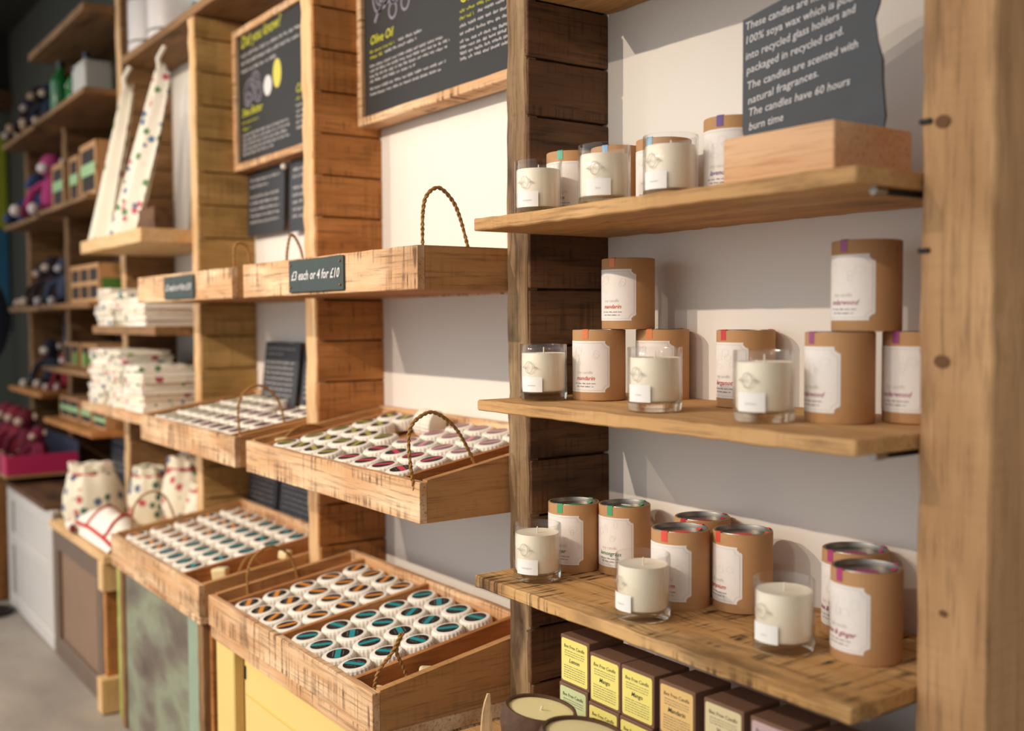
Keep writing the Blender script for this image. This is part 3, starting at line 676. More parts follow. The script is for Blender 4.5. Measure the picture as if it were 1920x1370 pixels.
def soaps(kind, col, xs, ys, zat, slope, where, group, skip=(), black='#211d1b', seed=0, ysp=0):
    r = random.Random(seed)
    for i, x in enumerate(xs):
        for j, y in enumerate(ys):
            if (i, j) in skip: continue
            key = col+black
            if key not in PROT: PROT[key] = soap_proto(col, black); g = PROT[key]
            else: g = copy_tree(PROT[key])
            xx, yy = x+r.uniform(-.0012, .0012), y+r.uniform(-.0012, .0012)
            g.location = (xx, yy, zat(yy)); g.rotation_euler = (math.atan(slope)+r.uniform(-.01, .01), r.uniform(-.012, .012), 0)
            g.rotation_mode = 'XYZ'
            q = g.rotation_euler.to_matrix() @ Matrix.Rotation(r.choice([0.2, .5, .9, 1.3, -.3, .7, 2.2, 2.6]), 3, 'Z'); g.rotation_euler = q.to_euler()
            g['label'] = '%s-striped soap, %s row from the front, %s across, %s' % (kind, NTH[j], NTH[i], where)
            g['group'] = group
lin = lambda a, b, n: [a+(b-a)*i/(n-1) for i in range(n)]
# lids lie .008 under the rim: soap base z = lid z - .0278
def zplane(z, yref, s): return lambda y: z+s*(y-yref)-.0278
sb = .058/.377
soaps('orange', '#d98a35', lin(-2.289, -2.074, 4), lin(-.418, -.148, 5), zplane(.5715, -.412, sb), sb, 'lowest right tray', 'soaps in the lowest right tray', seed=1)
soaps('teal', '#1f8f92', lin(-1.979, -1.766, 4), lin(-.418, -.148, 5), zplane(.5715, -.412, sb), sb, 'lowest right tray', 'soaps in the lowest right tray', seed=2)
sm_ = .064/.372
soaps('green', '#a9a541', lin(-2.286, -2.070, 4), lin(-.321, -.053, 5), zplane(.928, -.321, sm_), sm_, 'middle right tray', 'soaps in the middle right tray', skip=((2, 4), (3, 4), (3, 3), (2, 3)), seed=3)
soaps('red', '#c9415a', lin(-1.970, -1.752, 4), lin(-.321, -.254, 2), zplane(.928, -.321, sm_), sm_, 'middle right tray', 'soaps in the middle right tray', seed=4)
soaps('pink', '#d98d92', lin(-1.970, -1.752, 4), lin(-.187, -.053, 3), zplane(.951, -.187, sm_), sm_, 'back of middle right tray', 'soaps in the middle right tray', black='#77686a', seed=5)
for (x, y, lab) in [(-2.085, -.064, 'green-wrapped soap standing on edge at the back of the middle right tray'), (-2.040, -.070, 'second soap standing on edge at the back of the middle right tray')]:
    g = copy_tree(PROT['#a9a541#211d1b']); g.location = (x, y, .969); g.rotation_euler = (0, math.radians(-84), math.radians(20)); g['label'] = lab
sl3 = .061/.415
soaps('orange', '#d98a35', lin(-3.205, -2.99, 4), lin(-.405, -.120, 5), zplane(.5755, -.405, sl3), sl3, 'lowest left tray', 'soaps in the lowest left tray', seed=6)
soaps('teal', '#1f8f92', lin(-2.915, -2.70, 4), lin(-.405, -.120, 5), zplane(.5755, -.405, sl3), sl3, 'lowest left tray', 'soaps in the lowest left tray', seed=7)
s3 = .06/.372
soaps('olive', '#8f8f50', lin(-3.185, -2.965, 4), lin(-.321, -.053, 5), zplane(.929, -.321, s3), s3, 'middle left tray', 'soaps in the middle left tray', seed=8, black='#3c3830')
soaps('plum', '#7a3350', lin(-2.885, -2.600, 5), lin(-.321, -.053, 5), zplane(.929, -.321, s3), s3, 'middle left tray', 'soaps in the middle left tray', skip=((0, 4), (1, 4), (1, 3)), seed=9, black='#3a2630')

def chunk(loc, s, seed, lab, group='pale soap chunks in the trays'):
    mb = MB(); r = random.Random(seed)
    pts = [Vector((sx*s*r.uniform(.7, 1.1), sy*s*r.uniform(.6, .9), (sz*.8+.8)*s*r.uniform(.7, 1))) for sx, sy, sz in [(-1, -1, -1), (1, -1, -1), (1, 1, -1), (-1, 1, -1), (-1, -1, 1), (1, -1, 1), (1, 1, 1), (-1, 1, 1)]]
    for i in range(4): pts[i].z = 0
    mb.hull8(pts); o = mb.build('soap_chunk', WOODGLUE)
    md = o.modifiers.new('b', 'BEVEL'); md.width = s*.25; md.segments = 2
    o.location = loc; o.rotation_euler = (0, 0, r.uniform(0, 3)); return tag(o, lab, 'soap chunk', group)
chunk((-1.655, -.425, .537), .016, 1, 'pale soap chunk at the front corner of the lowest right tray')
chunk((-1.655, -.330, .551), .019, 2, 'angular pale soap chunk in the side slot of the lowest right tray')
chunk((-2.61, -.37, .550), .022, 3, 'rounded pale soap lump in the lowest left tray beside teal soaps')
chunk((-2.375, -.30, .901), .019, 4, 'pale soap lump at the left end of the middle right tray')
chunk((-1.66, -.33, .891), .014, 5, 'crumpled pale piece in the side slot of the middle right tray')
chunk((-2.60, -.20, .583), .016, 6, 'small pale soap piece farther back in the lowest left tray')

# ================================================================== framed blackboards
def framed_board(x0, x1, z0, z1, lab, items):
    t = thing('framed_blackboard', lab, 'blackboard', ((x0+x1)/2, -.05, z0))
    fr = .021
    for a, b_, c, d, ax in ((x0, x1, z0, z0+fr, 'X'), (x0, x1, z1-fr, z1, 'X'), (x0, x0+fr, z0+fr, z1-fr, 'Z'), (x1-fr, x1, z0+fr, z1-fr, 'Z')):
        MB().plank(a, b_, -.067, -.012, c, d, ax, b=.002, seg=12, jit=.0008, seed=int(c*100)).build('frame_rail', W_('tray', ax), t)
    pn = MB().plank(x0+fr, x1-fr, -.056, -.03, z0+fr, z1-fr, 'X', b=.0005).build('writing_panel', BOARD, t)
    for nm, mat, ink in items: ink.flat(nm, mat, t, (x0+fr, -.0568, z0+fr), FX, FZ)
    return t
def T(t_, sz): return text_mesh(t_, sz, .2, 'LEFT', .0002)
y1 = Ink().put(T('Olive Oil', .031), .030, .172).put(scrawl(.125, .009, 1), .028, .151).put(scrawl(.065, .009, 2), .028, .137)
y2 = Ink().put(T('Cocoa Butter', .036), .440, .175).put(scrawl(.12, .009, 3), .440, .154).put(scrawl(.055, .009, 4), .440, .139)
w_ = Ink().put(scrawl(.11, .0085, 5), .170, .152).put(scrawl(.15, .0085, 6), .105, .138)
for i, (z, ln) in enumerate([(.117, .35), (.105, .37), (.0925, .36), (.080, .22), (.062, .355), (.048, .335)]): w_.put(scrawl(ln, .0082, 10+i), .028, z)
w_.put(scrawl(.15, .0085, 7), .575, .155).put(scrawl(.22, .0085, 8), .510, .140)
for i, (z, ln) in enumerate([(.123, .31), (.107, .31), (.090, .31), (.0775, .31), (.065, .31), (.053, .30)]): w_.put(scrawl(ln, .0085, 30+i), .440, z)
dr = Ink()
for cx, cz, rx, rz in [(.075, .285, .030, .045), (.115, .300, .030, .045), (.150, .285, .024, .040), (.10, .265, .02, .02)]:
    dr.ring(cx, cz, rx, rz, .006).ring(cx+.004, cz, rx*.6, rz*.6, .004)
dr.ring(.145, .232, .021, .022, .006).ring(.205, .238, .021, .022, .006)
dr.line([(.055, .222), (.07, .240), (.10, .256), (.15, .258), (.17, .25)], .009)
wd = Ink().disc(.205, .290, .028, .045); yd = Ink().ring(.205, .290, .030, .047, .005).disc(.205, .305, .013, .018)
framed_board(-2.419, -1.603, 1.686, 2.10, 'framed blackboard about oils hanging above the highest right soap tray',
  [('yellow_heading', CHALKY, y1), ('yellow_heading', CHALKY, y2), ('white_chalk_writing', CHALK, w_), ('chalk_drawing', CHALKD, dr), ('half_fruit_drawing', CHALK, wd), ('fruit_outline', plain('ochre_chalk', '#b0903a', .9), yd),
   ('leaf_drawing', plain('green_chalk', '#5c7a4a', .9), Ink().ring(.275, .300, .03, .025, .007).disc(.30, .285, .012, .016).disc(.26, .287, .010, .012))])
y0_ = Ink().put(T('Did you know?', .050), .03, .352, .02)
y1 = Ink().put(T('Shea Butter', .034), .03, .142).put(scrawl(.13, .011, 1), .03, .118).put(scrawl(.06, .011, 2), .03, .098)
y2 = Ink().put(T('Coconut Oil', .034), .435, .148).put(scrawl(.13, .011, 3), .435, .126)
w_ = Ink()
for i, (z, ln) in enumerate([(.322, .72), (.298, .70), (.274, .28)]): w_.put(scrawl(ln, .013, 50+i), .03, z)
for i in range(5):
    w_.put(scrawl([.35, .36, .34, .36, .25][i], .010, 60+i), .03, .080-.0145*i); w_.put(scrawl([.25, .24, .26, .25, .15][i], .010, 70+i), .435, .108-.0155*i)
dr = Ink()
for cx, cz, rx, rz in [(.10, .215, .05, .035), (.14, .235, .035, .03), (.08, .19, .03, .022), (.16, .20, .03, .03)]: dr.ring(cx, cz, rx, rz, .005).ring(cx, cz, rx*.55, rz*.6, .004)
dr.ring(.58, .215, .07, .055, .006).ring(.58, .215, .06, .045, .003)
framed_board(-3.269, -2.487, 1.672, 2.105, 'framed blackboard headed Did you know, hanging above the left soap bay',
  [('yellow_heading', CHALKY, y0_), ('yellow_heading', CHALKY, y1), ('yellow_heading', CHALKY, y2), ('white_chalk_writing', CHALK, w_), ('chalk_drawing', CHALKD, dr), ('pale_oval_drawing', CHALK, Ink().disc(.235, .205, .030, .030)), ('yellow_oval_drawing', plain('pale_yellow_chalk', '#d4c85a', .9), Ink().disc(.305, .228, .030, .042))])

# ================================================================== loose slates
def slate(x0, x1, z0, z1, yb, lean, lab, seed, nl=8, group=None, title=True):
    t = thing('slate_sign', lab, 'sign', ((x0+x1)/2, yb, z0), group or 'small slates with chalk writing')
    r = random.Random(seed); th = .006
    def P(x, z, d): return (x, yb+lean*(z-z0)-d, z)
    mb = MB(); nx = 8; top = [(x0+(x1-x0)*i/nx, z1+r.uniform(-.002, .002)) for i in range(nx+1)]; bot = [(x0+(x1-x0)*i/nx, z0) for i in range(nx+1)]
    ol = bot+top[::-1]; n = len(ol)
    mb.add([P(x, z, th) for x, z in ol]+[P(x, z, 0) for x, z in ol], [tuple(range(n)), tuple(reversed(range(n, 2*n)))]+[(i, n+i, n+(i+1) % n, (i+1) % n) for i in range(n)])
    mb.build('slate_panel', SLATE, t)
    k = Ink(); W2 = x1-x0; H2 = z1-z0; fs = H2/(nl+3)
    for i in range(nl):
        k.put(scrawl(W2*(.82 if i not in (1,) else .5), fs*.5, seed*10+i), W2*.07, H2-fs*(1.5+i+(0.6 if i > 1 else 0)))
    k.flat('chalk_writing', CHALK if title else CHALKD, t, P(x0, z0, th+.0007), (1, 0, 0), (0, lean, 1))
    return t
slate(-3.262, -2.982, 1.470, 1.668, -.022, .03, 'left of two small slates hung under the Did you know blackboard', 1, 7)
slate(-2.940, -2.600, 1.462, 1.668, -.022, .03, 'right of two small slates hung under the Did you know blackboard', 2, 7)
o = MB().ball((-2.955, -.035, 1.655), .009, 12, 8).build('peg', plain('white_peg', '#ece4d4', .5), smooth=True); tag(o, 'small white round peg between the two hung slates', 'peg')
slate(-3.135, -2.880, .950, 1.140, -.040, .12, 'left of two slates leaning behind the middle left soap tray', 3, 9)
slate(-2.845, -2.590, .950, 1.140, -.040, .12, 'right of two slates leaning behind the middle left soap tray', 4, 9)
slate(-3.262, -3.035, .600, .790, -.040, .10, 'left of two slates standing behind the lowest left soap tray', 5, 9)
slate(-3.015, -2.755, .600, .790, -.040, .10, 'right of two slates standing behind the lowest left soap tray', 6, 9)
slate(-4.69, -4.20, .536, .755, -.10, .10, 'wide dark slate standing on the far counter behind the cloth bags', 7, 6)
slate(-5.72, -5.22, 1.03, 1.245, -.05, .05, 'pale grey chalk-covered slate in the far toy bay', 8, 9)

# ================================================================== small yellow candle boxes
bw, bh, bd = .073, .079, .073
BCOL = {'y': '#f0e27a', 'g': '#c9d49a', 'o': '#e6bf78', 'v': '#dccb9c', 'p': '#c8a8a8'}
def cbox(x, z, word, c, lab, y=-.25, rz=0):
    t = thing('candle_box', lab, 'box', (x+bw/2, y+bd/2, z), 'small boxed candles under the lowest shelf')
    MB().plank(x, x+bw, y, y+bd, z, z+bh, 'X', b=.0012).build('carton', plain('brown_carton', '#7c5a44', .8), t)
    pm = plain('box_label_'+c, BCOL[c], .7)
    k = Ink(); k.v += [(bw/2+p[0], bh/2+p[1]) for p in rr_outline(bw-.007, bh-.009, .004)]; k.f.append(tuple(range(len(k.v))))
    lb = k.flat('front_label', pm, t, (x, y-.0006, z), FX, FZ)
    k = Ink().put(text_mesh('Bee Free Candle', .0078, .1, 'CENTER'), bw/2, .060).put(text_mesh(word, .0095, .25, 'CENTER', .0001), bw/2, .037); k.flat('label_title', INKD, lb, (x, y-.0010, z), FX, FZ)
    k = Ink()
    for i in range(3): k.put(scrawl(.050, .0016, i, .0004), .012, .0545-.0038*i)
    for i in range(6): k.put(scrawl(.054, .0016, i+5, .0004), .010, .030-.0038*i)
    k.flat('label_small_print', INKG, lb, (x, y-.0010, z), FX, FZ)
xs = [-1.364, -1.289, -1.214, -1.130, -1.040, -.955, -.870]; ws = ['Lemon', 'Mango', 'Mango', 'Mandarin', 'Vanilla', 'Rose', 'Rose']; cs = ['y', 'y', 'y', 'o', 'v', 'p', 'p']
names = ['bright yellow lemon candle box, leftmost of the upper row', 'yellow mango candle box, left one of the pair in the upper row', 'yellow mango candle box, right one of the pair in the upper row', 'orange-yellow mandarin candle box in the upper row', 'cream vanilla candle box in the upper row', 'pink candle box in the upper row', 'last candle box of the upper row, beside the timber post']
for i, x in enumerate(xs): cbox(x, .6145 if i == 0 else .6035, ws[i], cs[i], names[i])
cs2 = ['g', 'y', 'y', 'o', 'v', 'p', 'p']; ws2 = ['Lime', 'Lemon', 'Mango', 'Mandarin', 'Vanilla', 'Rose', 'Rose']
for i, x in enumerate(xs): cbox(x-.004, .5235+(.011 if i == 0 else 0), ws2[i], cs2[i], 'candle box in the lower row directly under the ' + ['lemon box', 'left mango box', 'right mango box', 'mandarin box', 'vanilla box', 'pink box', 'box beside the post'][i])
o = MB().plank(-1.38, -.79, -.262, -.10, .5005, .5225, 'X').build('riser_board', W_('shelf', 'X')); tag(o, 'low wooden riser under the two rows of small candle boxes', 'board')
MB()  # coconut candles
def coconut(x, y, z, r, lab, seed, tilt=0):
    t = local_thing('coconut_candle', lab, 'candle', (x, y, z), 'candles poured in coconut shells')
    prof = [(.3*r, 0), (.62*r, .12*r), (.9*r, .45*r), (1.0*r, .8*r), (.97*r, 1.08*r), (.90*r, 1.25*r), (.84*r, 1.24*r), (.84*r, 1.12*r), (.0001, 1.10*r)]
    MB().lathe(prof, 40).build('shell', plain('coconut_shell', '#5a3e2a', .8, noise=.4, scale=70, bump=1.0), t, smooth=True)
    MB().lathe([(.855*r, 1.09*r), (.855*r, 1.17*r), (.75*r, 1.18*r), (.0001, 1.175*r)], 40).build('wax', plain('coconut_wax', '#ffefb4', .5), t, smooth=True)
    MB().tube([(0, 0, 1.17*r), (.003, 0, 1.17*r+.008)], .0015, 6).build('wick', WICK, t)
    t.rotation_euler = (math.radians(-6), math.radians(5), 0)
coconut(-1.285, -.362, .545, .060, 'coconut shell candle standing nearest the dark upright', 1)
coconut(-1.135, -.400, .555, .066, 'yellower coconut shell candle cut by the bottom edge of the photo', 2)
mb = MB(); vs = []; fs = []
for k in range(9):
    u = k/8; z = .500+.125*u; x = -1.352-.020*math.sin(u*2.2)+.006*u; wd_ = .012*(1-u)**.7+.0015
    vs += [(x-wd_*.5, -.395-wd_, z), (x+wd_*.5, -.395+wd_, z), (x+wd_*.5+.003, -.395+wd_, z), (x-wd_*.5+.003, -.395-wd_, z)]
for k in range(8):
    for i in range(4): j = (i+1) % 4; fs.append((k*4+i, k*4+j, (k+1)*4+j, (k+1)*4+i))
fs += [(3, 2, 1, 0), (32, 33, 34, 35)]
t = thing('husk_bowl', 'shallow wooden bowl with a pointed husk rim holding the coconut candles', 'bowl', (-1.21, -.38, .5))
mb.add(vs, fs).build('husk_tip', W_('raw', 'Z'), t) if 0 else MB().add(vs, fs).build('husk_tip', W_('raw', 'Z'), t)
MB().lathe([(.06, 0), (.095, .008), (.110, .025), (.106, .026), (.09, .013), (.0001, .009)], 40, c=(-1.215, -.385, .5005)).build('bowl_body', W_('raw', 'X'), t, smooth=True)

# ================================================================== cabinets
def cabinet(x0, x1, z1, yf, lab, pm, frame, side, top=True, stile=.03, group='painted base cabinets', cut=None, rails=True, depth_top=None):
    t = thing('base_cabinet', lab, 'cabinet', ((x0+x1)/2, yf/2, 0), group)
    MB().plank(x0+.004, x1-.004, yf+.03, -.188, .002, z1-.003, 'Z', b=.002).build('carcass', side, t)
    return t
# bay 2: yellow
RAW = W_('raw', 'X')
t = cabinet(-2.412, -1.603, .468, -.46, 'yellow painted base cabinet under the lowest right soap tray', None, None, W_('warm', 'Z'))
MB().plank(-2.408, -1.603, -.468, -.19, .470, .4985, 'X', b=.002, seg=12, jit=.0006).build('top_rail', W_('tray', 'X'), t)
YEL = plain('yellow_gloss_paint', '#e8cc7c', .45, noise=.05, scale=9)
MB().plank(-2.405, -2.295, -.458, -.432, .004, .469, 'Z', b=.003).build('stile', YEL, t)
dpan = MB().plank(-2.250, -1.615, -.450, -.430, .004, .462, 'X', b=.003).build('door', YEL, t)
MB().plank(-2.246, -2.238, -.4535, -.450, .415, .445, 'Z', b=.001).build('hinge', IRON, dpan)
MB().plank(-2.24, -1.63, -.453, -.4495, .380, .385, 'X', b=.001).build('bead', plain('yellow_bead_paint', '#d8b860', .45), dpan)
MB().plank(-1.640, -1.6035, -.458, -.19, .440, .4695, 'Y', b=.002, seg=6, jit=.001).build('side_rail', W_('tray', 'Y'), t)
# bay 3: patchy green-brown
t = cabinet(-3.235, -2.500, .478, -.455, 'patchy green and brown painted cabinet under the lowest left soap tray', None, None, W_('farwood', 'Z'))
MB().plank(-3.262, -2.487, -.468, -.19, .480, .4983, 'X', b=.002, seg=12, jit=.0005).build('top_rail', W_('tray', 'X'), t)
PG = patchpaint('worn_green_brown_paint', ['#54463e', '#6e6254', '#8a8f76', '#75705e', '#5e5048'], 4)
MB().plank(-3.195, -2.545, -.448, -.430, .004, .478, 'X', b=.002).build('door', PG, t)
MB().plank(-3.232, -3.197, -.456, -.428, .004, .479, 'Z', b=.002, seg=20, jit=.001).build('stile', W_('farwood', 'Z'), t)
MB().plank(-2.620, -2.545, -.4535, -.4485, .004, .475, 'Z', b=.001).build('door_stile', plain('pale_green_paint', '#8fa088', .6, noise=.15, scale=14), t)
MB().plank(-2.542, -2.503, -.456, -.410, .004, .479, 'Z', b=.002, seg=20, jit=.001).build('corner_post', W_('farwood', 'Z'), t)
MB().plank(-2.502, -2.4865, -.440, -.20, .004, .479, 'Z', b=.002).build('side_panel', W_('warm', 'Z'), t)
o = MB().plank(-3.318, -3.268, -.440, -.415, .001, .469, 'Z', b=.002, seg=16, jit=.001).build('painted_plank', patchpaint('lime_paint', ['#8c9440', '#aab45c', '#b9c070'], 8)); tag(o, 'narrow lime green plank upright between two base cabinets', 'plank')
# bay 4: brown door under the bare counter
t = thing('counter_top', 'bare pale wooden counter carrying the cloth drawstring bags', 'counter', (-3.69, -.25, .47))
MB().plank(-4.070, -3.330, -.475, -.002, .470, .493, 'X', b=.002, seg=14, jit=.0008, seed=4).build('board', W_('raw', 'X'), t)
t = cabinet(-4.08, -3.345, .4695, -.455, 'brown wooden base cabinet with panelled door under the bare counter', None, None, W_('dark', 'Z'))
BR = plain('brown_varnish', '#6e5a4a', .5, noise=.18, scale=14)
BP = plain('brown_panel', '#8a6c54', .6, noise=.12, scale=10)
d = MB().plank(-4.04, -3.44, -.449, -.428, .004, .440, 'X', b=.002).build('door', BP, t)
for a in (((-4.075, -3.41, .395, .467, 'X')), (-4.075, -3.41, .004, .075, 'X'), (-4.075, -4.005, .075, .395, 'Z'), (-3.48, -3.41, .075, .395, 'Z')):
    MB().plank(a[0], a[1], -.462, -.4485, a[2], a[3], a[4], b=.003).build('door_frame', BR, d)
MB().plank(-3.405, -3.375, -.460, -.41, .004, .468, 'Z', b=.002, seg=14, jit=.001).build('corner_post', W_('warm', 'Z'), t)
MB().plank(-3.40, -3.345, -.475, -.40, .380, .4685, 'Z', b=.002).build('corner_block', W_('raw', 'Z'), t)
MB().plank(-3.40, -3.345, -.485, -.40, .004, .11, 'Z', b=.002).build('corner_block', W_('raw', 'Z'), t)
# bay 5: white door
t = cabinet(-4.94, -4.10, .515, -.46, 'white panelled base cabinet beyond the brown one', None, None, W_('farwood', 'Z'))
WD = plain('white_cabinet_paint', '#cfc8c0', .5, noise=.04, scale=6)
d = MB().plank(-4.90, -4.12, -.449, -.428, .004, .515, 'X', b=.002).build('door', WD, t)
for a in ((-4.94, -4.10, .455, .515, 'X'), (-4.94, -4.10, .004, .06, 'X'), (-4.859, -4.181, .27, .32, 'X'), (-4.94, -4.86, .061, .454, 'Z'), (-4.18, -4.10, .06, .455, 'Z')):
    MB().plank(a[0], a[1], -.462, -.4485, a[2], a[3], a[4], b=.004).build('door_frame', WD, d)
o = MB().plank(-4.955, -4.14, -.478, -.002, .516, .535, 'X', b=.002, seg=14, jit=.001).build('counter_top', W_('dark', 'X')); tag(o, 'dark rough counter board on the white cabinet', 'counter')
t = cabinet(-5.80, -5.00, .53, -.50, 'far left wooden base cabinet with an upright corner post', None, None, W_('farwood', 'Z'))
MB().plank(-5.06, -5.0, -.52, -.45, .004, .54, 'Z', b=.003, seg=12, jit=.001).build('corner_post', W_('warm', 'Z'), t)
MB().plank(-5.80, -5.065, -.49, -.47, .004, .53, 'X', b=.003).build('door', W_('farwood', 'Z'), t)
MB().plank(-5.80, -5.03, -.50, -.19, .531, .560, 'X', b=.003).build('top_board', W_('farwood', 'X'), t)

# ================================================================== bay 4 shelves and cloth
shelf(-4.072, -3.328, -.344, 1.448, 1.492, 'raw', 'thick pale shelf under the hanging tea towels', seed=11)
shelf(-4.072, -3.328, -.308, 1.160, 1.187, 'farwood', 'shelf carrying the smaller pile of folded cotton bags', seed=12)
shelf(-4.072, -3.328, -.352, .884, .914, 'tray', 'shelf carrying the tall pile of folded cotton bags', seed=13)
shelf(-4.072, -2.43+.0, -.187, 2.144, 2.172, 'farwood', 'top board of the shelving above towels and left blackboard', seed=14)
o = MB().plank(-3.80, -3.335, -.012, -.003, 1.60, 2.12, 'X', b=.001).build('white_sheet', plain('white_panel_board', '#e4dccf', .7)); tag(o, 'plain white panel behind the hanging tea towels', 'panel')
o = MB().plank(-3.50, -3.335, -.30, -.24, 1.4925, 1.56, 'X', b=.002).build('wooden_block', W_('dark', 'X')); tag(o, 'dark wooden rail lying on the pale shelf behind the towels', 'block')
P1 = printed('printed_cotton', cols=('#c65a6e', '#5d8a5a', '#5f7690'), scale=30, dens=.36)
P2 = printed('printed_cotton_green', '#ece2cd', cols=('#7d8f4a', '#a84a62', '#8d9a50'), scale=18, dens=.26)
PW = plain('plain_cotton', '#f1e9da', .9, bump=.5, scale=40)
def towel(pt, bl, br, zt, zb, y0, y1, lab, mat, seed):
    """cloth gathered at a point and falling in folds"""
    mb = MB(); nu, nv = 36, 26; vs = []; fs = []; r = random.Random(seed); ph = r.uniform(0, 6)
    for layer in (0, 1):
        for j in range(nv+1):
            v = j/nv; z = zt+(zb-zt)*v; sp = .10+.90*v**.75
            for i in range(nu+1):
                u = i/nu; xc = pt+((bl+br)/2-pt)*v; x = xc+(u-.5)*(br-bl)*sp
                y = y0+(y1-y0)*v + .022*math.sin(u*15+ph+2*v)*(0.35+.65*v)-.03*math.sin(u*math.pi) + .006*layer
                zz = z+(.02*math.sin(u*11+ph) if j == 0 else 0)
                vs.append((x, y, zz))
    m1 = (nu+1)*(nv+1)
    for j in range(nv):
        for i in range(nu):
            a = j*(nu+1)+i; fs.append((a, a+1, a+nu+2, a+nu+1)); fs.append((m1+a+nu+1, m1+a+nu+2, m1+a+1, m1+a))
    t = thing('tea_towel', lab, 'tea towel', (pt, y0, zt), 'printed tea towels hung in the cloth bay')
    MB().add(vs, fs).build('cloth', mat, t, smooth=True)
    MB().tube([(pt, y0-.02, zt-.03), (pt+.01, y0-.03, zt+.03), (pt+.02, y0-.01, zt+.07)], .008, 8).build('hanging_loop', PW, t, smooth=True)
towel(-3.86, -4.06, -3.79, 2.02, 1.496, -.21, -.295, 'left of two printed tea towels gathered at the top, standing on the pale shelf', P2, 1)
towel(-3.63, -3.80, -3.52, 2.05, 1.496, -.16, -.29, 'right of two printed tea towels, with small green and pink flowers', P1, 2)
o = MB().tube([(-3.50, -.12, 1.492), (-3.50, -.10, 2.144)], .010, 10).build('grey_pole', plain('grey_metal_pole', '#6c6c68', .4, .5), smooth=True); tag(o, 'thin grey pole behind the right tea towel', 'pole')

def folded(x, y, z, w, d, h, lab, group, mat, seed, rz=0):
    """a cotton bag folded twice: rounded front fold, visible layer lines"""
    mb = MB(); r = random.Random(seed); nl = 3; nx = 14
    vs = []; fs = []
    ring = []
    for k in range(nl):                     # the outline of the folded layers seen from the side
        zc = h*(k+.5)/nl; hh = h/nl/2
        for q in range(5): a = -math.pi/2+math.pi*q/4; ring.append((-d/2-math.cos(a)*hh*1.1, zc+math.sin(a)*hh*.93))
    ring += [(d/2-.01, h*.96), (d/2, h*.8), (d/2, h*.2), (d/2-.01, h*.03)]
    m = len(ring)
    for i in range(nx+1):
        u = i/nx; xx = (u-.5)*w; e = .86+.14*math.sin(u*math.pi)**.4
        for (yy, zz) in ring:
            nzv = mnoise.noise(Vector((xx*16+seed*7, yy*16, zz*30+seed)))
            vs.append((xx, yy*e+nzv*.008, zz*(.86+.14*e)+nzv*.0022*(zz/h)))
    for i in range(nx):
        for k in range(m): k2 = (k+1) % m; fs.append((i*m+k, i*m+k2, (i+1)*m+k2, (i+1)*m+k))
    fs += [tuple(range(m)), tuple(reversed(range(nx*m, nx*m+m)))]
    mb.add(vs, fs); o = mb.build('folded_cotton_bag', mat, smooth=True); o.location = (x, y, z); o.rotation_euler = (0, 0, rz)
    return tag(o, lab, 'folded bag', group)
def pile(x, y, z, w, d, h, n, where, mats, seed):
    r = random.Random(seed)
    for k in range(n):
        nm = 'bottom one' if k == 0 else ('topmost' if k == n-1 else '%s from the bottom' % ['', 'second', 'third', 'fourth', 'fifth', 'sixth', 'seventh', 'eighth', 'ninth', 'tenth', 'eleventh', 'twelfth'][k])
        folded(x+r.uniform(-.008, .008), y+r.uniform(-.008, .006), z+k*h+.0003, w*r.uniform(.94, 1.0), d, h*.97, 'folded cotton bag, %s, %s' % (nm, where), 'folded cotton bags', mats[k % len(mats)], seed*20+k, r.uniform(-.05, .05))
pile(-3.955, -.215, 1.187, .20, .17, .019, 7, 'left pile, upper cloth shelf', [P1, PW, P2], 1)
pile(-3.735, -.215, 1.187, .19, .17, .019, 6, 'middle pile, upper cloth shelf', [P2, P1], 2)
pile(-3.510, -.225, 1.187, .19, .18, .019, 5, 'right pile, upper cloth shelf', [PW, PW, P2], 3)
pile(-3.960, -.235, .914, .19, .19, .0175, 11, 'left pile, lower cloth shelf', [P1, P1, PW], 4)
pile(-3.755, -.235, .914, .19, .19, .0175, 11, 'middle pile, lower cloth shelf', [P1, P2, P1], 5)
pile(-3.520, -.235, .914, .21, .20, .0185, 8, 'right pile, lower cloth shelf', [PW, P1, P2], 6)

# drawstring bags on the counter
def sack(x, y, z, r_, h, lab, mat, seed, flop=0):
    t = local_thing('drawstring_bag', lab, 'bag', (x, y, z), 'stuffed printed drawstring bags on the counter')
    prof = [(.62, 0), (.95, .03), (1.03, .22), (1.0, .45), (.93, .66), (.80, .80), (.70, .85), (.74, .92), (.70, 1.0), (.52, 1.0), (.22, .93)]
    n = 40; vs = []; fs = []
    for k, (q, zz) in enumerate(prof):
        for i in range(n):
            a = 2*math.pi*i/n; g = 1+.08*math.sin(a*9+seed)*max(0, zz-.45)*2
            nz = mnoise.noise(Vector((math.cos(a)*1.5+seed, math.sin(a)*1.5, zz*3)))*.16
            vs.append((r_*q*(g+nz)*math.cos(a)+flop*zz*zz, r_*q*(g+nz)*math.sin(a), h*zz*(1+(nz*.4 if zz > .3 else 0))))
    for k in range(len(prof)-1):
        for i in range(n): j = (i+1) % n; fs.append((k*n+i, k*n+j, (k+1)*n+j, (k+1)*n+i))
    fs += [tuple(reversed(range(n)))]
    MB().add(vs, fs).build('cloth_body', mat, t, smooth=True)
    pts = [(r_*.74*math.cos(a)+flop*.7, r_*.74*math.sin(a), h*.85) for a in [i*.35 for i in range(19)]]
    MB().tube(pts, .004, 6).build('drawstring', plain('red_cord', '#b83a34', .8), t, smooth=True)
PB = printed('printed_bag_cotton', '#e9dfc6', cols=('#c05a58', '#4e6a58', '#5a6a80'), scale=24, dens=.34)
sack(-3.965, -.345, .493, .100, .205, 'cream drawstring bag with bold flowers, nearest the counter front', PB, 1)
sack(-3.80, -.195, .493, .074, .20, 'round cream drawstring bag in the middle of the counter, red flower', PB, 2, .01)
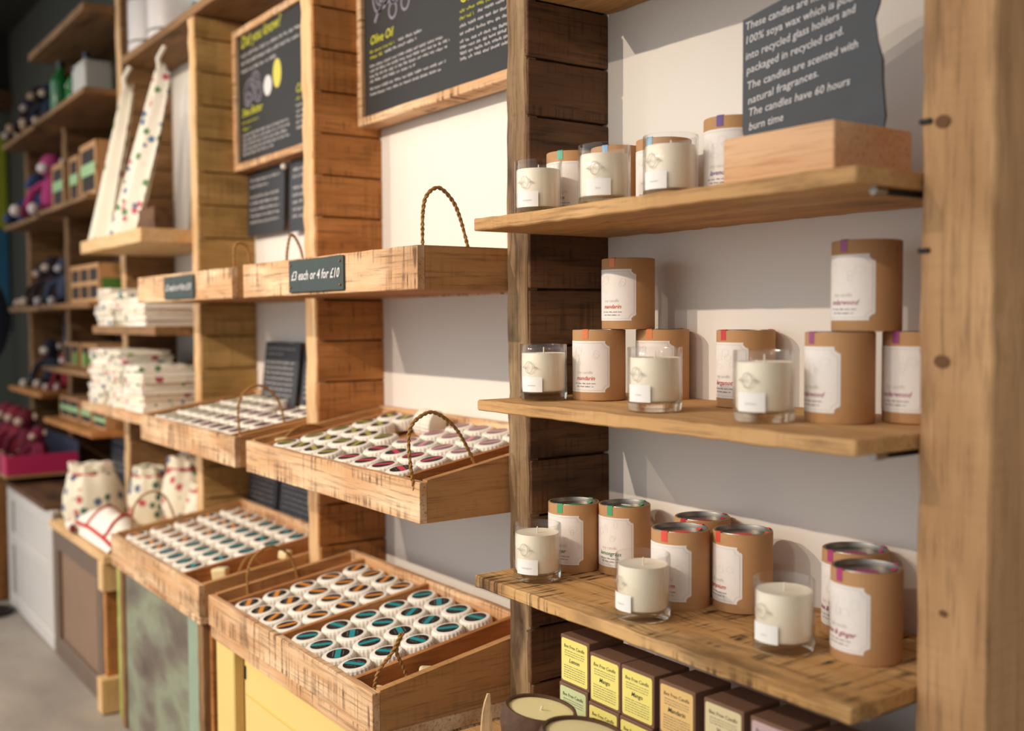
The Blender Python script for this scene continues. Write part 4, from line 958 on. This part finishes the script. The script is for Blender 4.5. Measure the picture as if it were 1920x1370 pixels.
sack(-3.63, -.115, .493, .082, .245, 'drawstring bag at the right of the counter beside the upright', PB, 3, -.01)
sack(-3.45, -.110, .493, .070, .18, 'smaller drawstring bag partly hidden behind the red-edged cloth', PB, 4)
# red-edged cloth bundle
t = thing('red_edged_cloth', 'white cloth with red edging, folded and spilling over the counter front', 'cloth', (-3.6, -.32, .493))
mb = MB(); vs = []; fs = []; nu, nv = 40, 14
for j in range(nv+1):
    for i in range(nu+1):
        u, v = i/nu, j/nv; x = -3.84+.48*u; y = -.455+.165*v
        z = .497+.088*math.sin(math.pi*min(1, v*1.05))**.7*(.45+.55*math.sin(math.pi*(u*.85+.1)))+.010*math.sin(u*17+v*4)*v
        vs.append((x+.02*math.sin(v*5), y, max(z, .4945)))
m1 = len(vs); vs += [(x, y, .4938) for x, y, z in vs]
for j in range(nv):
    for i in range(nu): a = j*(nu+1)+i; fs.append((a, a+1, a+nu+2, a+nu+1))
mb.add(vs[:m1], fs).build('cloth_body', PW, t, smooth=True)
RC = plain('red_edging', '#c2342e', .8)
def onc(u, v): return Vector(vs[int(v*nv)*(nu+1)+int(u*nu)])+Vector((0, -.002, .004))
MB().tube([onc(i/20, .08) for i in range(21)], .006, 7).build('red_edge', RC, t, smooth=True)
MB().tube([onc(.35+.02*i/10, .1+.8*i/10) for i in range(11)], .004, 6).build('red_edge', RC, t, smooth=True)
MB().tube([onc(.62+.2*i/10, .95-.85*i/10) for i in range(11)], .005, 6).build('red_edge', RC, t, smooth=True)
MB().ball((-3.80, -.452, .513), (.040, .026, .018), 16, 10, nz=.3, seed=3).build('rolled_end', PW, t, smooth=True)
MB().ball((-3.745, -.468, .512), (.022, .010, .015), 14, 8).build('dark_opening', plain('dark_red_lining', '#6a1c1a', .9), t, smooth=True)
MB().ball((-3.43, -.40, .515), (.026, .02, .015), 14, 8, nz=.3).build('red_bow', RC, t, smooth=True)

# ================================================================== bays 5 and 6
for z0, z1, nm in [(2.046, 2.067, 'shelf with green bottles and a white jar'), (1.657, 1.677, 'shelf with the tall kraft gift boxes'), (1.255, 1.276, 'shelf with window boxes and a green band'), (.993, 1.014, 'short shelf with two opened kraft boxes'), (.768, .789, 'lowest shelf of kraft boxes above the slate')]:
    shelf(-4.955, -4.1365, -.305, z0, z1, 'farwood' if z0 > .9 else 'warm', nm, seed=int(z0*10))
for z0, z1, nm in [(2.044, 2.065, 'far shelf with the dark knitted toys'), (1.650, 1.670, 'far shelf with the pink toy'), (1.250, 1.272, 'far shelf with the brown knitted toys'), (.866, .887, 'far shelf with the navy knitted toy')]:
    shelf(-5.768, -5.022, -.300, z0, z1, 'warm' if z0 < 1 else 'farwood', nm, seed=int(z0*10)+3)
shelf(-5.10, -4.137, -.30, 2.345, 2.375, 'farwood', 'topmost board over the bottles, highest in the far bay', seed=22)
for xa, xb, zt_, lb_ in ((-4.955, -4.137, 2.04, 'dark wooden back board behind the kraft gift boxes'), (-5.768, -5.022, 2.04, 'dark wooden back board behind the knitted toys')):
    o = MB().plank(xa, xb, -.0013, -.0003, .56, zt_, 'X', b=.0002).build('back_board', plain('dark_back_board', '#4a3222', .8, noise=.2, scale=10)); tag(o, lb_, 'board')
GRN = plain('green_label_band', '#9ac088', .6); GRD = plain('green_card', '#4f7a30', .6); DKW = plain('dark_inside', '#2c211a', .8)
def gift_box(x0, x1, y0, y1, z0, z1, cols, rows, lab, band=True, sideband=False):
    t = thing('gift_box', lab, 'box', ((x0+x1)/2, (y0+y1)/2, z0), 'kraft window gift boxes')
    MB().plank(x0, x1, y0+.004, y1, z0, z1, 'X', b=.001).build('carton', KRAFT, t)
    W2, H2 = x1-x0, z1-z0; f = min(W2, H2)*.12
    fr = MB()
    for c in range(cols):
        for r_ in range(rows):
            a = x0+f+(W2-f)*c/cols; b_ = x0+(W2-f)*(c+1)/cols; c_ = z0+f+(H2-f)*r_/rows; d_ = z0+(H2-f)*(r_+1)/rows
            MB().plank(a, b_, y0+.001, y0+.0038, c_, d_, 'X', b=.0003).build('window', DKW, t)
    for c in range(cols+1): a = x0+(W2-f)*c/cols; fr.plank(a, a+f, y0-.002, y0+.0042, z0, z1, 'Z', b=.0006)
    for r_ in range(rows+1): a = z0+(H2-f)*r_/rows; fr.plank(x0, x1, y0-.0021, y0+.0042, a, a+f, 'X', b=.0006)
    fr.build('window_frame', KRAFT, t)
    if band: MB().plank(x0+f*.7, x1-f*.7, y0-.004, y0-.0022, z0+H2*.40, z0+H2*.62, 'X', b=.0004).build('green_band', GRN, t)
    if sideband: MB().plank(x1+.0002, x1+.0015, y0+.01, y1-.005, z0+H2*.28, z0+H2*.62, 'Y', b=.0004).build('green_band', GRD, t)
gift_box(-4.42, -4.175, -.255, -.07, 1.677, 1.885, 1, 2, 'tall kraft gift box nearest the tea towels, green band across')
gift_box(-4.62, -4.47, -.250, -.08, 1.677, 1.865, 1, 2, 'middle tall kraft gift box on the upper far shelf')
gift_box(-4.93, -4.72, -.250, -.08, 1.677, 1.870, 1, 2, 'left tall kraft gift box on the upper far shelf')
gift_box(-4.62, -4.175, -.255, -.07, 1.276, 1.425, 3, 2, 'wide kraft box with six square windows and a green side', band=False, sideband=True)
gift_box(-4.62, -4.36, -.220, -.05, 1.014, 1.112, 2, 1, 'right kraft box with green soaps on the short shelf', band=False)
gift_box(-4.93, -4.66, -.220, -.05, 1.014, 1.112, 2, 1, 'left kraft box on the short shelf', band=False)
gift_box(-4.93, -4.60, -.240, -.05, .789, .882, 2, 1, 'left kraft box on the lowest far shelf')
gift_box(-4.57, -4.40, -.240, -.05, .789, .880, 1, 1, 'middle kraft box on the lowest far shelf')
gift_box(-4.37, -4.18, -.240, -.05, .789, .860, 1, 1, 'right kraft box on the lowest far shelf beside the cloth bay')
# soap rows within the boxes show as green strips
for x, z in [(-4.56, 1.02), (-4.46, 1.02), (-4.72, 1.02)]:
    o = MB().plank(x, x+.045, -.232, -.2225, z+.004, z+.055, 'Z', b=.001).build('soap_bar', plain('green_soap', '#7aa050', .6)); tag(o, 'upright green soap bar before the kraft boxes, near x %s' % ('right' if x > -4.5 else 'centre' if x > -4.6 else 'left'), 'soap')
    o['label'] = {-4.56: 'green soap bar in front of the right kraft box, left one', -4.46: 'green soap bar in front of the right kraft box, right one', -4.72: 'green soap bar in front of the left kraft box'}[x]
def bottle(x, y, z, r_, h, lab, mat, cap):
    t = local_thing('bottle', lab, 'bottle', (x, y, z), 'bottles on the top far shelf')
    MB().lathe([(r_*.9, 0), (r_, .01), (r_, h*.62), (r_*.8, h*.72), (r_*.35, h*.82), (r_*.33, h*.92), (.0001, h*.92)], 24).build('bottle_body', mat, t, smooth=True)
    MB().lathe([(r_*.4, h*.9), (r_*.4, h), (.0001, h)], 16).build('cap', cap, t, smooth=True)
BG = plain('green_bottle_glass', '#1f6a34', .25); 
bottle(-4.86, -.22, 2.067, .045, .24, 'dark green bottle on the top far shelf', BG, plain('dark_cap', '#1c2430', .5))
bottle(-4.745, -.19, 2.067, .038, .20, 'small green bottle with a daisy pattern on the top far shelf', printed('daisy_print', '#2f7a3c', cols=('#f0ead8', '#e8d890', '#f0ead8'), scale=40), plain('dark_cap', '#1c2430', .5))
bottle(-4.63, -.17, 2.067, .038, .24, 'clear-white bottle with dark blue cap on the top far shelf', plain('frosted_white', '#b8c0c4', .4), plain('navy_cap', '#20284a', .5))
t = local_thing('white_jar', 'square white jar on the top far shelf beside the upright', 'jar', (-4.42, -.20, 2.067))
MB().plank(-.085, .085, -.06, .06, 0, .135, 'Z', b=.012).build('jar_body', plain('white_ceramic', '#c9c6bd', .4), t, smooth=False); MB().plank(-.08, .08, -.055, .055, .135, .147, 'Z', b=.005).build('lid', plain('white_ceramic', '#c9c6bd', .4), t)
o = MB().plank(-4.20, -4.15, -.10, -.02, 2.067, 2.33, 'Z', b=.004).build('white_roll', plain('pale_grey_card', '#9aa0a0', .7)); tag(o, 'tall pale grey card standing against the upright on the top far shelf', 'card')
# knitted toys
def toy(x, y, z, s, body, tip, lab, seed, lean=0.0, group='knitted sock toys'):
    t = local_thing('knitted_toy', lab, 'soft toy', (x, y, z), group, rz=.4)
    bm_ = plain('knit_'+body, body, .95, bump=.5, scale=120); tm = plain('knit_'+tip, tip, .95)
    MB().ball((0, 0, .30*s), (.20*s, .16*s, .30*s), 16, 10, nz=.1, seed=seed).build('body', bm_, t, smooth=True)
    MB().ball((lean*s, -.03*s, .72*s), (.17*s, .16*s, .17*s), 16, 10).build('head', bm_, t, smooth=True)
    MB().ball((lean*s, -.17*s, .68*s), (.10*s, .07*s, .07*s), 14, 8).build('muzzle', tm, t, smooth=True)
    for q in (-1, 1):
        MB().ball((lean*s+q*.18*s, 0, .76*s), (.05*s, .025*s, .06*s), 10, 8).build('ear', tm, t, smooth=True)
        MB().tube([(q*.12*s, -.05*s, .50*s), (q*.30*s, -.14*s, .38*s), (q*.34*s, -.20*s, .15*s)], .055*s, 8).build('arm', bm_, t, smooth=True)
        MB().ball((q*.34*s, -.21*s, .10*s), .065*s, 10, 8).build('paw', tm, t, smooth=True)
        MB().tube([(q*.10*s, -.08*s, .12*s), (q*.18*s, -.28*s, .10*s), (q*.20*s, -.42*s, .075*s)], .065*s, 8).build('leg', bm_, t, smooth=True)
        MB().ball((q*.20*s, -.46*s, .088*s), .08*s, 10, 8).build('foot', tm, t, smooth=True)
for a in [(-5.57, -.20, 2.067, .23, '#2a2038', '#b8a898', 'dark purple knitted toy at the far end of the top shelf', 1), (-5.37, -.20, 2.067, .26, '#241a18', '#a88a70', 'black-brown knitted toy in the middle of the far top shelf', 2), (-5.16, -.20, 2.067, .23, '#1a2434', '#c0a890', 'navy knitted toy at the right of the far top shelf', 3),
          (-5.60, -.17, 1.672, .28, '#2a3a60', '#3a4a78', 'blue knitted toy behind the pink one', 4), (-5.22, -.18, 1.673, .33, '#b03a70', '#e4d4d0', 'pink and white spotted knitted toy on the far shelf', 5),
          (-5.63, -.15, 1.272, .24, '#2c1c18', '#c4a898', 'brown knitted toy with pale feet at the far end', 6), (-5.40, -.15, 1.272, .27, '#2a1c20', '#c8b4a0', 'brown knitted toy with a pale muzzle in the middle', 7), (-5.15, -.15, 1.272, .25, '#3a4258', '#b8b0b0', 'grey-blue knitted toy beside the six-window box', 8),
          (-5.48, -.15, .887, .26, '#181c2c', '#d0c0b0', 'navy knitted toy with cream face on the low far shelf', 9), (-5.20, -.14, .887, .20, '#8c1c2c', '#d8c0b8', 'red knitted toy lying low beside the navy one', 10)]: toy(*a)
for i, a in enumerate([(-5.60, -.33, '#7a1c34'), (-5.38, -.33, '#8a2030'), (-5.15, -.33, '#6a1428'), (-4.92, -.33, '#7c1a38')]):
    toy(a[0], a[1], .575, .27 if i < 3 else .20, a[2], '#d0b098', ['leftmost', 'second from the left', 'third from the left', 'rightmost'][i]+' of the maroon knitted toys sitting in the pink box', 20+i)
t = thing('display_box', 'low kraft box with a bright pink front holding the maroon toys', 'box', (-5.2, -.36, .562))
PK = plain('hot_pink_card', '#c8265c', .6)
MB().plank(-5.75, -4.72, -.50, -.494, .575, .655, 'X', b=.001).build('pink_front', PK, t); MB().plank(-4.726, -4.72, -.494, -.22, .575, .655, 'Y', b=.001).build('pink_side', PK, t)
MB().plank(-5.75, -4.72, -.503, -.212, .562, .574, 'X', b=.001).build('kraft_base', KRAFT, t); MB().plank(-5.05, -4.86, -.508, -.5035, .545, .66, 'X', b=.001).build('kraft_flap', KRAFT, t)
MB().plank(-5.75, -4.72, -.22, -.214, .575, .70, 'X', b=.001).build('back_side', plain('navy_card', '#2a3048', .7), t)
# the end wall beyond: posters and a strip of yellow
o = MB().plank(-7.275, -7.26, -.60, -.02, 1.78, 2.36, 'Y', b=.001).build('yellow_poster', plain('lime_yellow_card', '#b8c030', .7)); tag(o, 'lime yellow panel on the far end wall', 'poster')
t = thing('blue_poster', 'blue poster with pale figure on the far end wall, below the yellow panel', 'poster', (-7.26, -.3, 1.2))
MB().plank(-7.275, -7.26, -.60, -.02, 1.15, 1.77, 'Y', b=.001).build('poster_sheet', plain('sea_blue_print', '#3a7a9a', .6, noise=.2, scale=5), t)
MB().ball((-7.258, -.40, 1.45), (.004, .06, .18), 14, 10).build('pale_figure', plain('pale_print', '#c8d4dc', .7), t, smooth=True)
MB().ball((-7.256, -.37, 1.55), (.004, .03, .10), 14, 10).build('yellow_figure', plain('yellow_print', '#d0b840', .7), t, smooth=True)
o = MB().plank(-6.10, -5.99, -.12, -.02, .4, 1.28, 'Z', b=.004).build('yellow_post', plain('yellow_edge', '#9a8c1c', .6)); tag(o, 'dull yellow board standing behind the far toy bay', 'board')
o = MB().plank(-5.72, -5.60, -.03, -.005, 1.52, 1.64, 'X', b=.004).build('yellow_tag', plain('bright_yellow', '#e0d030', .5)); tag(o, 'small bright yellow tag hanging under the far shelf', 'tag')
t = local_thing('blue_cushion', 'dark blue rounded cushion at the left edge of the photo', 'cushion', (-4.80, -.56, 1.21))
MB().ball((0, 0, 0), (.14, .10, .185), 24, 16).build('cushion_body', plain('navy_fabric', '#12294a', .9), t, smooth=True)
MB().tube([(0, 0, -.17), (0, 0, -1.2)], .012, 8).build('stand_pole', IRON, t); MB().lathe([(.09, -1.21), (.09, -1.195), (.0001, -1.19)], 24).build('stand_foot', IRON, t)
# tins on the very top
def tin(x, y, r_, h, lab):
    t = local_thing('storage_tin', lab, 'tin', (x, y, 2.172), 'white tins on the top board')
    MB().lathe([(r_, 0), (r_, h), (.0001, h)], 32).build('tin_body', plain('white_printed_tin', '#d8d0cc', .35, noise=.1, scale=30), t, smooth=True)
    for z in (.03, h*.5, h-.03): MB().lathe([(r_+.0005, z), (r_+.002, z+.004), (r_+.0005, z+.008)], 32).build('rim', METAL, t, smooth=True)
tin(-3.97, -.10, .085, .36, 'tall white tin on the top board, left one'); tin(-3.77, -.09, .085, .32, 'tall white tin on the top board, right one')

for o in bpy.data.objects:
    if '_o' in o: del o['_o']
